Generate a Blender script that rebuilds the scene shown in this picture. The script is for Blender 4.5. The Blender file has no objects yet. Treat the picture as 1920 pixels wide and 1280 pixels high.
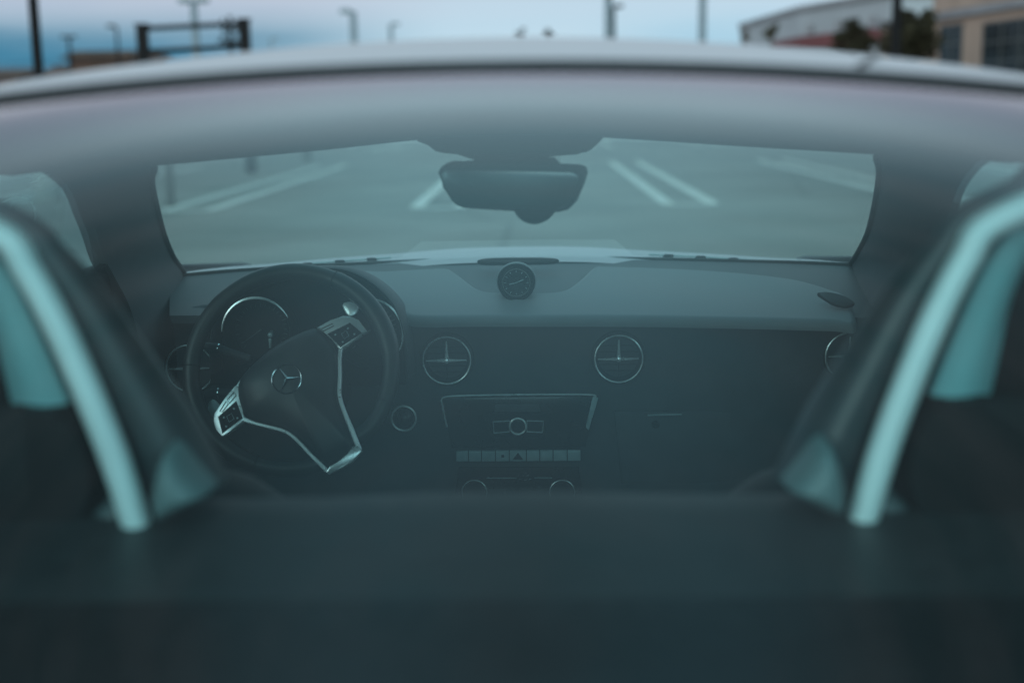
import bpy, bmesh, math, random
from mathutils import Vector, Matrix, Euler
R = math.radians
random.seed(7)
sc = bpy.context.scene
COL = sc.collection

# ------------------------------------------------------------------ camera
CAM = Vector((0.033, 0.0, 1.25))
FPX = 2400.0
PITCH, YAW, ROLL = 10.5, 1.07, 0.8
MROT = (Matrix.Rotation(R(YAW), 3, 'Z') @ Matrix.Rotation(R(90 - PITCH), 3, 'X') @ Matrix.Rotation(R(-ROLL), 3, 'Z'))
cd = bpy.data.cameras.new('camera')
cam = bpy.data.objects.new('camera', cd)
COL.objects.link(cam)
cam.location = CAM
cam.rotation_euler = MROT.to_euler()
cd.lens = FPX / 1920 * 36.0
cd.sensor_width = 36.0
cd.clip_start = 0.02
cd.clip_end = 3000
cd.dof.use_dof = True
cd.dof.focus_distance = 2.34
cd.dof.aperture_fstop = 2.25
sc.camera = cam

def ray(px, py):
    return MROT @ Vector(((px - 960) / FPX, (640 - py) / FPX, -1.0))
def at(px, py, Y):
    """where the sight line through a photo pixel stands at a given distance ahead"""
    d = ray(px, py)
    return CAM + d * ((Y - CAM.y) / d.y)
def on_plane(px, py, p, n):
    d = ray(px, py)
    return CAM + d * ((p - CAM).dot(n) / d.dot(n))

# ------------------------------------------------------------------ materials
def new_mat(name):
    m = bpy.data.materials.new(name)
    m.use_nodes = True
    nt = m.node_tree
    return m, nt, nt.nodes['Principled BSDF'], nt.nodes, nt.links

def mat(name, col, rough=0.6, metal=0.0, var=0.12, scale=12.0, bump=0.0, bscale=400.0, spec=0.5, coat=0.0, rvar=0.1):
    m, nt, b, N, L = new_mat(name)
    tc = N.new('ShaderNodeTexCoord')
    nz = N.new('ShaderNodeTexNoise'); nz.inputs['Scale'].default_value = scale; nz.inputs['Detail'].default_value = 6
    L.new(tc.outputs['Object'], nz.inputs['Vector'])
    rp = N.new('ShaderNodeValToRGB')
    rp.color_ramp.elements[0].position = 0.3; rp.color_ramp.elements[1].position = 0.7
    rp.color_ramp.elements[0].color = tuple(c * (1 - var) for c in col) + (1,)
    rp.color_ramp.elements[1].color = tuple(min(1, c * (1 + var)) for c in col) + (1,)
    L.new(nz.outputs['Fac'], rp.inputs['Fac'])
    L.new(rp.outputs['Color'], b.inputs['Base Color'])
    mr = N.new('ShaderNodeMapRange')
    mr.inputs['To Min'].default_value = max(0.02, rough - rvar); mr.inputs['To Max'].default_value = min(1, rough + rvar)
    L.new(nz.outputs['Fac'], mr.inputs['Value']); L.new(mr.outputs['Result'], b.inputs['Roughness'])
    b.inputs['Metallic'].default_value = metal
    b.inputs['Specular IOR Level'].default_value = spec
    b.inputs['Coat Weight'].default_value = coat
    b.inputs['Coat Roughness'].default_value = 0.05
    if bump > 0:
        n2 = N.new('ShaderNodeTexNoise'); n2.inputs['Scale'].default_value = bscale; n2.inputs['Detail'].default_value = 3
        L.new(tc.outputs['Object'], n2.inputs['Vector'])
        bp = N.new('ShaderNodeBump'); bp.inputs['Strength'].default_value = bump; bp.inputs['Distance'].default_value = 0.001
        L.new(n2.outputs['Fac'], bp.inputs['Height']); L.new(bp.outputs['Normal'], b.inputs['Normal'])
    return m

def glass_mat(name, tint, k=1.75, rough=0.0, dust=0.0):
    m, nt, b, N, L = new_mat(name)
    N.remove(b)
    out = N['Material Output']
    tr = N.new('ShaderNodeBsdfTransparent'); tr.inputs['Color'].default_value = tint + (1,)
    gl = N.new('ShaderNodeBsdfGlossy'); gl.inputs['Roughness'].default_value = rough
    gl.inputs['Color'].default_value = (1, 1, 1, 1)
    fr = N.new('ShaderNodeFresnel'); fr.inputs['IOR'].default_value = 1.5
    ge = N.new('ShaderNodeNewGeometry')
    # same reflectance from either side of a thin pane
    dt = N.new('ShaderNodeVectorMath'); dt.operation = 'DOT_PRODUCT'
    L.new(ge.outputs['Normal'], dt.inputs[0]); L.new(ge.outputs['Incoming'], dt.inputs[1])
    ab = N.new('ShaderNodeMath'); ab.operation = 'ABSOLUTE'; L.new(dt.outputs['Value'], ab.inputs[0])
    om = N.new('ShaderNodeMath'); om.operation = 'SUBTRACT'; om.inputs[0].default_value = 1.0; L.new(ab.outputs[0], om.inputs[1])
    pw = N.new('ShaderNodeMath'); pw.operation = 'POWER'; pw.inputs[1].default_value = 5.0; L.new(om.outputs[0], pw.inputs[0])
    ma = N.new('ShaderNodeMath'); ma.operation = 'MULTIPLY_ADD'; ma.inputs[1].default_value = 0.96 * k; ma.inputs[2].default_value = 0.04 * k
    L.new(pw.outputs[0], ma.inputs[0])
    cl = N.new('ShaderNodeClamp'); L.new(ma.outputs[0], cl.inputs['Value']); cl.inputs['Max'].default_value = 0.9
    N.remove(fr)
    mx = N.new('ShaderNodeMixShader')
    L.new(cl.outputs[0], mx.inputs['Fac']); L.new(tr.outputs[0], mx.inputs[1]); L.new(gl.outputs[0], mx.inputs[2])
    if dust > 0:      # thin film of dust and wiped smears
        tcc = N.new('ShaderNodeTexCoord'); mpp = N.new('ShaderNodeMapping'); mpp.inputs['Scale'].default_value = (3, 9, 9); mpp.inputs['Rotation'].default_value = (0, 0, 0.5)
        L.new(tcc.outputs['Object'], mpp.inputs[0])
        q1 = N.new('ShaderNodeTexNoise'); q1.inputs['Scale'].default_value = 1.6; q1.inputs['Detail'].default_value = 7; q1.inputs['Roughness'].default_value = 0.65
        L.new(mpp.outputs[0], q1.inputs['Vector'])
        vq = N.new('ShaderNodeTexVoronoi'); vq.inputs['Scale'].default_value = 28; L.new(tcc.outputs['Object'], vq.inputs['Vector'])
        rs = N.new('ShaderNodeMapRange'); rs.inputs['From Min'].default_value = 0.07; rs.inputs['From Max'].default_value = 0.03; rs.inputs['To Min'].default_value = 0; rs.inputs['To Max'].default_value = dust * 5
        L.new(vq.outputs['Distance'], rs.inputs['Value'])
        r0 = N.new('ShaderNodeMapRange'); r0.inputs['From Min'].default_value = 0.35; r0.inputs['From Max'].default_value = 0.75; r0.inputs['To Min'].default_value = 0; r0.inputs['To Max'].default_value = dust
        L.new(q1.outputs['Fac'], r0.inputs['Value'])
        ad = N.new('ShaderNodeMath'); ad.operation = 'ADD'; L.new(rs.outputs['Result'], ad.inputs[0]); L.new(r0.outputs['Result'], ad.inputs[1])
        df = N.new('ShaderNodeBsdfDiffuse'); df.inputs['Color'].default_value = (0.55, 0.58, 0.57, 1)
        m2 = N.new('ShaderNodeMixShader'); L.new(ad.outputs[0], m2.inputs['Fac']); L.new(mx.outputs[0], m2.inputs[1]); L.new(df.outputs[0], m2.inputs[2])
        mx = m2
    L.new(mx.outputs[0], out.inputs['Surface'])
    return m

M = {}
M['paint'] = mat('white_paint', (0.53, 0.51, 0.54), 0.5, 0.0, 0.02, 3, coat=0.0, rvar=0.03)
M['trim'] = mat('charcoal_trim', (0.024, 0.03, 0.034), 0.62, 0, 0.15, 20, bump=0.05, bscale=900, spec=0.35)
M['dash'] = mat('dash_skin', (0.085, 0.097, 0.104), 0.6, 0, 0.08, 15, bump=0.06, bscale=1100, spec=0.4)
M['pad'] = mat('lit_dash_pad', (0.185, 0.205, 0.215), 0.6, 0, 0.06, 15, bump=0.08, bscale=1100, spec=0.4)  # paler than the base skin: light caught by its slope is in the colour
M['face'] = mat('shaded_dash_face', (0.048, 0.056, 0.062), 0.6, 0, 0.15, 20, bump=0.05, bscale=1100, spec=0.35)  # darker than the base skin: shade on the front face is in the colour
M['leather'] = mat('black_leather', (0.022, 0.026, 0.028), 0.42, 0, 0.2, 30, bump=0.05, bscale=900, spec=0.5)
M['liner'] = mat('grey_headliner', (0.125, 0.135, 0.145), 0.95, 0, 0.06, 40, bump=0.2, bscale=1500, spec=0.1)
M['pillar'] = mat('grey_pillar_trim', (0.10, 0.112, 0.122), 0.8, 0, 0.06, 30, bump=0.2, bscale=1200, spec=0.2)
M['rubber'] = mat('black_rubber', (0.012, 0.012, 0.013), 0.55, 0, 0.2, 20, spec=0.3)
M['silver'] = mat('satin_silver', (0.84, 0.89, 0.90), 0.30, 0.62, 0.05, 30)
M['chrome'] = mat('chrome', (0.75, 0.78, 0.79), 0.16, 1.0, 0.04, 30, rvar=0.05)
M['hoopsilver'] = mat('silver_hoop_paint', (0.70, 0.81, 0.81), 0.38, 0.1, 0.04, 20)
M['hoopgrey'] = mat('teal_grey_hoop_panel', (0.20, 0.42, 0.44), 0.5, 0.0, 0.05, 20)
M['gloss'] = mat('black_gloss_plastic', (0.012, 0.014, 0.015), 0.22, 0, 0.2, 20)
M['button'] = mat('grey_button_plastic', (0.34, 0.43, 0.45), 0.4, 0.2, 0.1, 60)
M['dark'] = mat('dark_plastic', (0.009, 0.010, 0.011), 0.7, 0, 0.2, 20, spec=0.15)
M['shelf'] = mat('black_carpet', (0.008, 0.009, 0.010), 0.95, 0, 0.35, 60, bump=0.6, bscale=900, spec=0.1)
M['vinyl'] = mat('charcoal_vinyl', (0.018, 0.022, 0.024), 0.5, 0, 0.2, 40, bump=0.2, bscale=700, spec=0.35)
M['needle'] = mat('pale_mark_paint', (0.7, 0.7, 0.7), 0.5)
M['mirror'] = mat('mirror_silver', (0.55, 0.58, 0.59), 0.24, 1.0, 0.02, 10, rvar=0.02)
M['glass_rear'] = glass_mat('tinted_rear_glass', (0.71, 0.90, 0.91), 1.75, dust=0.006)
M['glass_front'] = glass_mat('tinted_windshield_glass', (0.84, 0.92, 0.89), 1.3, dust=0.02)
M['glass_side'] = glass_mat('tinted_side_glass', (0.50, 0.66, 0.66), 1.5)
M['pole_dark'] = mat('dark_bronze_pole', (0.009, 0.009, 0.010), 0.7, 0.0, 0.2, 4, spec=0.15)
M['pole_grey'] = mat('galvanised_pole', (0.19, 0.25, 0.285), 0.5, 0.3, 0.15, 4)
M['lamp_lens'] = mat('lamp_lens', (0.55, 0.6, 0.6), 0.3)
M['tan'] = mat('tan_stucco', (0.38, 0.285, 0.235), 0.9, 0, 0.12, 0.6, bump=0.3, bscale=30, spec=0.2)
M['cornice'] = mat('grey_cornice', (0.24, 0.24, 0.26), 0.8, 0, 0.15, 1.0)
M['metalwall'] = mat('pale_metal_cladding', (0.36, 0.39, 0.42), 0.6, 0, 0.1, 0.4)
M['redband'] = mat('red_awning_paint', (0.15, 0.045, 0.047), 0.7, 0, 0.15, 1.0)
M['brown'] = mat('brown_brick', (0.11, 0.065, 0.05), 0.9, 0, 0.25, 0.8)
M['brown2'] = mat('dark_brown_shingle', (0.07, 0.045, 0.035), 0.9, 0, 0.3, 1.0)
M['window'] = mat('dark_window_glass', (0.012, 0.018, 0.02), 0.25, 0, 0.2, 0.5, spec=0.3)
M['mullion'] = mat('grey_mullion', (0.10, 0.11, 0.11), 0.5, 0.3, 0.1, 2)
M['bark'] = mat('brown_bark', (0.06, 0.045, 0.035), 0.95, 0, 0.3, 8)
M['leaf1'] = mat('dark_foliage', (0.034, 0.031, 0.018), 0.8, 0, 0.5, 1.5, spec=0.2)
M['leaf2'] = mat('olive_foliage', (0.075, 0.07, 0.035), 0.8, 0, 0.4, 1.5, spec=0.2)
M['line'] = mat('worn_white_road_paint', (0.97, 0.93, 0.82), 0.85, 0, 0.22, 5, spec=0.2)
M['kerb'] = mat('pale_concrete', (0.34, 0.34, 0.33), 0.9, 0, 0.15, 2)
M['tyre'] = mat('tyre_rubber', (0.015, 0.015, 0.016), 0.8)

# asphalt with large worn patches, fine grain, cracks and stains
def asphalt():
    m, nt, b, N, L = new_mat('worn_asphalt')
    tc = N.new('ShaderNodeTexCoord')
    n1 = N.new('ShaderNodeTexNoise'); n1.inputs['Scale'].default_value = 0.35; n1.inputs['Detail'].default_value = 8
    n2 = N.new('ShaderNodeTexNoise'); n2.inputs['Scale'].default_value = 60; n2.inputs['Detail'].default_value = 2
    vo = N.new('ShaderNodeTexVoronoi'); vo.feature = 'DISTANCE_TO_EDGE'; vo.inputs['Scale'].default_value = 0.22
    for n in (n1, n2, vo): L.new(tc.outputs['Object'], n.inputs['Vector'])
    r1 = N.new('ShaderNodeValToRGB')
    r1.color_ramp.elements[0].position = 0.36; r1.color_ramp.elements[1].position = 0.62
    r1.color_ramp.elements[0].color = (0.30, 0.295, 0.275, 1); r1.color_ramp.elements[1].color = (0.42, 0.41, 0.385, 1)
    L.new(n1.outputs['Fac'], r1.inputs['Fac'])
    m1 = N.new('ShaderNodeMixRGB'); m1.blend_type = 'MULTIPLY'; m1.inputs['Fac'].default_value = 0.35
    L.new(r1.outputs['Color'], m1.inputs[1]); L.new(n2.outputs['Fac'], m1.inputs[2])
    r2 = N.new('ShaderNodeValToRGB'); r2.color_ramp.elements[0].color = (0.5, 0.5, 0.5, 1); r2.color_ramp.elements[1].color = (1, 1, 1, 1)
    r2.color_ramp.elements[1].position = 0.012
    L.new(vo.outputs['Distance'], r2.inputs['Fac'])
    m2 = N.new('ShaderNodeMixRGB'); m2.blend_type = 'MULTIPLY'; m2.inputs['Fac'].default_value = 0.6
    L.new(m1.outputs['Color'], m2.inputs[1]); L.new(r2.outputs['Color'], m2.inputs[2])
    L.new(m2.outputs['Color'], b.inputs['Base Color'])
    b.inputs['Roughness'].default_value = 0.8
    b.inputs['Specular IOR Level'].default_value = 0.4
    bp = N.new('ShaderNodeBump'); bp.inputs['Strength'].default_value = 0.4; bp.inputs['Distance'].default_value = 0.005
    L.new(n2.outputs['Fac'], bp.inputs['Height']); L.new(bp.outputs['Normal'], b.inputs['Normal'])
    return m
M['asphalt'] = asphalt()

# ------------------------------------------------------------------ object helpers
def tag(o, label=None, cat=None, group=None, kind=None):
    if label: o['label'] = label
    if cat: o['category'] = cat
    if group: o['group'] = group
    if kind: o['kind'] = kind
    return o

def finish(name, bm, m, parent=None, smooth=True, autosmooth=38):
    bmesh.ops.remove_doubles(bm, verts=bm.verts, dist=1e-6)
    bmesh.ops.recalc_face_normals(bm, faces=bm.faces)
    me = bpy.data.meshes.new(name)
    bm.to_mesh(me); bm.free()
    mats = m if isinstance(m, (list, tuple)) else [m]
    for x in mats: me.materials.append(x)
    if smooth:
        me.polygons.foreach_set('use_smooth', [True] * len(me.polygons))
        try: me.set_sharp_from_angle(angle=R(autosmooth))
        except Exception: pass
    o = bpy.data.objects.new(name, me)
    COL.objects.link(o)
    if parent is not None:
        o.parent = parent
        # every part is modelled in place; undo the offset of the empties above it
        off = Vector((0, 0, 0)); p = parent
        while p: off += p.location; p = p.parent
        o.location = -off
    return o

def empty(name, loc):
    o = bpy.data.objects.new(name, None)
    o.empty_display_size = 0.2
    COL.objects.link(o); o.location = loc
    return o

def loft(bm, secs, closed=False, mi=0, cap=False):
    rows = [[bm.verts.new(p) for p in s] for s in secs]
    for a, b in zip(rows, rows[1:]):
        n = len(a)
        for i in range(n if closed else n - 1):
            f = bm.faces.new((a[i], a[(i + 1) % n], b[(i + 1) % n], b[i])); f.material_index = mi
    if cap and closed:
        f = bm.faces.new(rows[0][::-1]); f.material_index = mi
        f = bm.faces.new(rows[-1]); f.material_index = mi
    return rows

def box(bm, c, s, rot=None, mi=0, bev=0.0):
    mtx = Matrix.Translation(Vector(c))
    if rot is not None: mtx = mtx @ rot.to_4x4()
    mtx = mtx @ Matrix.Diagonal((s[0], s[1], s[2], 1))
    r = bmesh.ops.create_cube(bm, size=1.0, matrix=mtx)
    fs = {f for v in r['verts'] for f in v.link_faces}
    for f in fs: f.material_index = mi
    if bev > 0:
        es = list({e for v in r['verts'] for e in v.link_edges})
        bmesh.ops.bevel(bm, geom=es, offset=bev, segments=2, profile=0.6, affect='EDGES', clamp_overlap=True)

def catmull(pts, n=6, closed=False):
    pts = [Vector(p) for p in pts]; out = []
    m = len(pts)
    rng = range(m if closed else m - 1)
    for i in rng:
        if closed: p0, p1, p2, p3 = pts[i - 1], pts[i], pts[(i + 1) % m], pts[(i + 2) % m]
        else: p0, p1, p2, p3 = pts[max(i - 1, 0)], pts[i], pts[i + 1], pts[min(i + 2, m - 1)]
        for k in range(n):
            t = k / n
            out.append(0.5 * ((2 * p1) + (p2 - p0) * t + (2 * p0 - 5 * p1 + 4 * p2 - p3) * t * t + (3 * p1 - p0 - 3 * p2 + p3) * t ** 3))
    if not closed: out.append(pts[-1])
    return out

def tube(bm, pts, r, seg=10, closed=False, mi=0, up=None):
    pts = [Vector(p) for p in pts]
    n = len(pts); secs = []
    rr = r if isinstance(r, (list, tuple)) else [r] * n
    prev = None
    for i, p in enumerate(pts):
        if closed: t = (pts[(i + 1) % n] - pts[i - 1])
        else: t = pts[min(i + 1, n - 1)] - pts[max(i - 1, 0)]
        t.normalize()
        u = up if up is not None else (prev if prev is not None else (Vector((0, 0, 1)) if abs(t.z) < 0.9 else Vector((1, 0, 0))))
        a = u - t * u.dot(t)
        if a.length < 1e-5: a = t.orthogonal()
        a.normalize(); b = t.cross(a); prev = a
        secs.append([p + (a * math.cos(2 * math.pi * k / seg) + b * math.sin(2 * math.pi * k / seg)) * rr[i] for k in range(seg)])
    if closed:
        loft(bm, secs + [secs[0]], True, mi)
    else:
        loft(bm, secs, True, mi, cap=True)

def ribbon(bm, pts, n, w, h, closed=False, mi=0):
    """flat bar with chamfered top that follows a path lying in the plane with normal n"""
    pts = [Vector(p) for p in pts]; m = len(pts); secs = []
    ww = w if isinstance(w, (list, tuple)) else [w] * m
    n = n.normalized()
    for i, p in enumerate(pts):
        if closed: t = pts[(i + 1) % m] - pts[i - 1]
        else: t = pts[min(i + 1, m - 1)] - pts[max(i - 1, 0)]
        t.normalize(); s = n.cross(t).normalized(); q = ww[i] / 2
        c = min(q, h) * 0.35
        secs.append([p - s * q, p - s * q + n * (h - c), p - s * (q - c) + n * h, p + s * (q - c) + n * h, p + s * q + n * (h - c), p + s * q])
    if closed: loft(bm, secs + [secs[0]], True, mi)
    else: loft(bm, secs, True, mi, cap=True)

def prism(bm, pts, n, h, bev=0.0, mi=0, seg=2):
    """polygon (3D points in one plane) raised by h along n, its raised rim rounded"""
    n = n.normalized()
    lo = [bm.verts.new(Vector(p)) for p in pts]
    hi = [bm.verts.new(Vector(p) + n * h) for p in pts]
    k = len(pts)
    top = bm.faces.new(hi); fs = [top]
    fs.append(bm.faces.new(lo[::-1]))
    for i in range(k): fs.append(bm.faces.new((lo[i], lo[(i + 1) % k], hi[(i + 1) % k], hi[i])))
    for f in fs: f.material_index = mi
    if bev > 0:
        es = list(top.edges)
        r = bmesh.ops.bevel(bm, geom=es, offset=bev, segments=seg, profile=0.5, affect='EDGES', clamp_overlap=True)
        for f in r['faces']: f.material_index = mi

def lathe(bm, prof, c, axis, seg=40, mi=0):
    """profile of (radius, height along axis)"""
    axis = axis.normalized(); a = axis.orthogonal().normalized(); b = axis.cross(a)
    secs = []
    for r_, h_ in prof:
        secs.append([Vector(c) + axis * h_ + (a * math.cos(2 * math.pi * k / seg) + b * math.sin(2 * math.pi * k / seg)) * max(r_, 1e-5) for k in range(seg)])
    loft(bm, secs, True, mi)

def B(): return bmesh.new()
def mirx(p): return Vector((-p[0], p[1], p[2]))
def lerp(a, b, t): return a + (b - a) * t
def interp(x, xs, ys):
    if x <= xs[0]: return ys[0]
    for i in range(len(xs) - 1):
        if x <= xs[i + 1]:
            t = (x - xs[i]) / (xs[i + 1] - xs[i]); return ys[i] + (ys[i + 1] - ys[i]) * t
    return ys[-1]
def linsp(a, b, n): return [a + (b - a) * i / (n - 1) for i in range(n)]
BACK = Vector((0, -1, 0))          # towards the rear of the car

# ================================================================== THE CAR
car = empty('parked_car', (0, 1.7, 0))
tag(car, 'white two-seat hardtop roadster seen through its hazy rear window to the dashboard', 'car')

# ---- roof panel (outer skin), crowned, ends at the rear window seal
RY = [0.97, 0.985, 1.01, 1.05, 1.10, 1.15, 1.22, 1.40, 1.70, 1.95, 2.08, 2.12]
RZ = [1.2796, 1.2842, 1.2895, 1.2968, 1.3035, 1.3072, 1.309, 1.308, 1.289, 1.246, 1.214, 1.203]
def roof_k(Y): return interp(Y, [0.97, 1.15, 2.1], [0.14, 0.18, 0.10])
def roof_z(X, Y):
    z = interp(Y, RY, RZ) - roof_k(Y) * X * X
    e = max(0, abs(X) - 0.47)
    return z - interp(Y, [0.97, 1.6, 2.1], [2.4, 1.5, 0.2]) * e * e
bm = B()
XS = linsp(-0.685, 0.685, 53)
loft(bm, [[Vector((x * interp(Y, [0.97, 2.12], [0.97, 1.0]), Y + 0.10 * max(0, abs(x) - 0.3) ** 2 * (1 if Y < 1.1 else 0), roof_z(x, Y))) for x in XS] for Y in RY])
# side of the roof down to the beltline
for s in (-1, 1):
    secs = []
    for Y in [0.34, 0.5, 0.7, 0.97, 1.15, 1.25]:
        zt = roof_z(0.6, max(Y, 0.97)) if Y > 0.95 else interp(Y, [0.34, 0.5, 0.7, 0.97], [0.955, 1.03, 1.13, roof_z(0.6, 0.97)])
        xt = interp(Y, [0.34, 0.97, 1.3], [0.66, 0.61, 0.63])
        secs.append([Vector((s * xt, Y, zt)), Vector((s * (xt + 0.05), Y, lerp(zt, 0.93, 0.3))), Vector((s * 0.78, Y, 0.93))])
    loft(bm, secs)
roof = finish('roof', bm, M['paint'], car)
bm = B()   # panel joint across the roof skin on the right
p = [at(1612, 118, 0.99), at(1640, 103, 1.06), at(1655, 99, 1.09)]
q = []
for v in p: q.append(Vector((v.x, v.y, roof_z(v.x, v.y) + 0.0006)))
ribbon(bm, q, Vector((0, 0, 1)), 0.006, 0.0008)
finish('panel_joint', bm, M['rubber'], roof)

# ---- rear window glass + black seal
GY = [0.962, 0.93, 0.90, 0.85, 0.80, 0.75, 0.70, 0.65, 0.60, 0.55, 0.50, 0.45, 0.40, 0.34]
def gslope(Y): return interp(Y, [0.34, 0.45, 0.6, 0.8, 0.962], [36, 33, 29, 21, 13])
GZ = [1.2755]
for a, b in zip(GY, GY[1:]): GZ.append(GZ[-1] - (a - b) * math.tan(R(gslope((a + b) / 2))))
def gl_z(X, Y): return interp(Y, GY[::-1], GZ[::-1]) - interp(Y, [0.34, 0.962], [0.20, 0.14]) * X * X
bm = B()
loft(bm, [[Vector((x * interp(Y, [0.34, 0.962], [1.12, 0.98]), Y + 0.09 * max(0, abs(x) - 0.3) ** 2, gl_z(x, Y))) for x in linsp(-0.56, 0.56, 45)] for Y in GY])
rw = finish('rear_window', bm, M['glass_rear'], car)
bm = B()
sp = [Vector((x, 0.967 + 0.10 * max(0, abs(x) - 0.3) ** 2, roof_z(x, 0.97) - 0.003)) for x in linsp(-0.57, 0.57, 60)]
ribbon(bm, [p + Vector((0, -0.004, -0.0012)) for p in sp], Vector((0, -0.35, 1)), 0.029, 0.003)
finish('window_seal', bm, M['rubber'], rw)

# ---- headliner: from the windshield header back to the rear window
TOP = [(105, 311, 1.75), (180, 314, 1.86), (250, 314.5, 1.94), (295, 312.5, 1.975), (400, 302.5, 1.99), (520, 291.5, 2.01), (640, 280.5, 2.03), (775, 263.5, 2.045), (870, 258, 2.05),
       (960, 256, 2.05), (1050, 255, 2.05), (1145, 260, 2.045), (1280, 269, 2.03), (1400, 277, 2.01), (1520, 284, 1.99), (1640, 291, 1.975), (1690, 294.5, 1.93), (1755, 296, 1.86), (1825, 297, 1.75)]
front = [at(*t) for t in TOP]
n = len(front)
secs = []
lip = [p + Vector((0, 0.012, 0.010)) for p in front]
secs.append(lip); secs.append(front)
s1 = [p + Vector((0, -0.03, 0.002)) for p in front]; secs.append(s1)
for Y, zc, zr in ((1.90, 1.213, 1.163), (1.75, 1.228, 1.165), (1.55, 1.245, 1.168), (1.35, 1.260, 1.172), (1.2, 1.270, 1.18), (1.05, 1.276, 1.19), (0.985, 1.277, 1.20)):
    row = []
    for i, p in enumerate(front):
        x = p.x / abs(front[0].x if p.x < 0 else front[-1].x) * interp(Y, [0.98, 1.3, 1.75, 2.05], [0.56, 0.62, 0.655, 0.66])
        y = min(Y, p.y - 0.05 - 0.02 * (1.9 - Y)) if Y > 1.6 else Y
        u = abs(x) / 0.66
        row.append(Vector((x, y, zc - (zc - zr) * u ** 2.6)))
    secs.append(row)
bm = B(); loft(bm, secs)
# smooth it a little
head = finish('headliner', bm, M['liner'], car)
sm = head.modifiers.new('subd', 'SUBSURF'); sm.levels = 1; sm.render_levels = 2

def resample(pts, n):
    L = [0]
    for a, b in zip(pts, pts[1:]): L.append(L[-1] + (b - a).length)
    out = []
    for k in range(n):
        s = L[-1] * k / (n - 1)
        for i in range(len(pts) - 1):
            if s <= L[i + 1] + 1e-9:
                out.append(lerp(pts[i], pts[i + 1], (s - L[i]) / max(1e-9, L[i + 1] - L[i]))); break
    return out
# ---- A-pillars with roof rails
PL = [  # inner edge, outer edge  (px, py, Y)
    ((279, 300, 1.95), (60, 300, 1.62)),
    ((284, 316, 1.975), (112, 320, 1.76)),
    ((280, 340, 2.04), (150, 353, 1.86)),
    ((290, 390, 2.22), (169, 400, 1.97)),
    ((304, 440, 2.42), (184, 442, 2.08)),
    ((322, 482, 2.60), (197, 485, 2.18)),
    ((345, 518, 2.72), (215, 520, 2.22)),
    ((352, 560, 2.72), (245, 580, 2.24)),
    ((348, 640, 2.66), (262, 660, 2.24)),
    ((348, 800, 2.62), (262, 820, 2.26)),
]
PR = [
    ((1652, 282, 1.95), (1885, 275, 1.62)),
    ((1648, 298, 1.975), (1820, 300, 1.76)),
    ((1653, 326, 2.04), (1780, 345, 1.86)),
    ((1643, 390, 2.22), (1760, 400, 1.97)),
    ((1629, 440, 2.42), (1748, 442, 2.08)),
    ((1608, 480, 2.60), (1738, 485, 2.18)),
    ((1596, 500, 2.72), (1722, 520, 2.22)),
    ((1589, 548, 2.70), (1695, 580, 2.24)),
    ((1594, 640, 2.60), (1680, 660, 2.24)),
    ((1598, 800, 2.58), (1680, 820, 2.26)),
]
OUTS = {}
for side, PP in ((-1, PL), (1, PR)):
    ins = catmull([at(*a) for a, b in PP], 5); outs = catmull([at(*b) for a, b in PP], 5)
    OUTS[side] = outs
    secs = []
    for a, b in zip(ins, outs):
        w = b - a
        nrm = Vector((-side * 0.75, -0.6, 0.25)).normalized()
        row = [a + Vector((side * 0.004, 0.03, 0.0))]
        for t in (0, 0.07, 0.18, 0.35, 0.55, 0.75, 0.92, 1.0):
            row.append(a + w * t + nrm * 0.022 * math.sin(math.pi * min(1, t)) ** 0.7)
        row.append(b + Vector((side * 0.03, 0.01, -0.002)))
        secs.append(row)
    bm = B(); loft(bm, secs)
    pil = finish('windshield_pillar', bm, M['pillar'], car)
    bm = B()      # black seal between pillar and glass
    tube(bm, [p + Vector((-side * 0.003, 0.006, 0)) for p in ins[4:-13]], 0.0045, 8)
    finish('glass_seal', bm, M['rubber'], pil)

# ---- windshield glass
top = [p + Vector((0, 0.018, 0.012)) for p in front[2:-2]]
bot_px = [(322, 512), (420, 503), (560, 494), (700, 487), (820, 482), (960, 478.5), (1100, 478), (1240, 480), (1400, 484), (1520, 487), (1622, 492)]
bot = catmull([at(px, py, 2.70 + 0.14 * (1 - ((px - 970) / 650) ** 2)) + Vector((0, 0, -0.012)) for px, py in bot_px], 3)
tp, bt = resample(top, 30), resample(bot, 30)
bm = B()
loft(bm, [[lerp(a, b, t) + Vector((0, 0.02, 0.03)) * math.sin(math.pi * t) for a, b in zip(tp, bt)] for t in linsp(0, 1, 9)])
ws = finish('windshield', bm, M['glass_front'], car)
bm = B()
tube(bm, [p + Vector((0, -0.006, 0.004)) for p in bot], 0.006, 8)
finish('lower_seal', bm, M['rubber'], ws)

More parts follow.
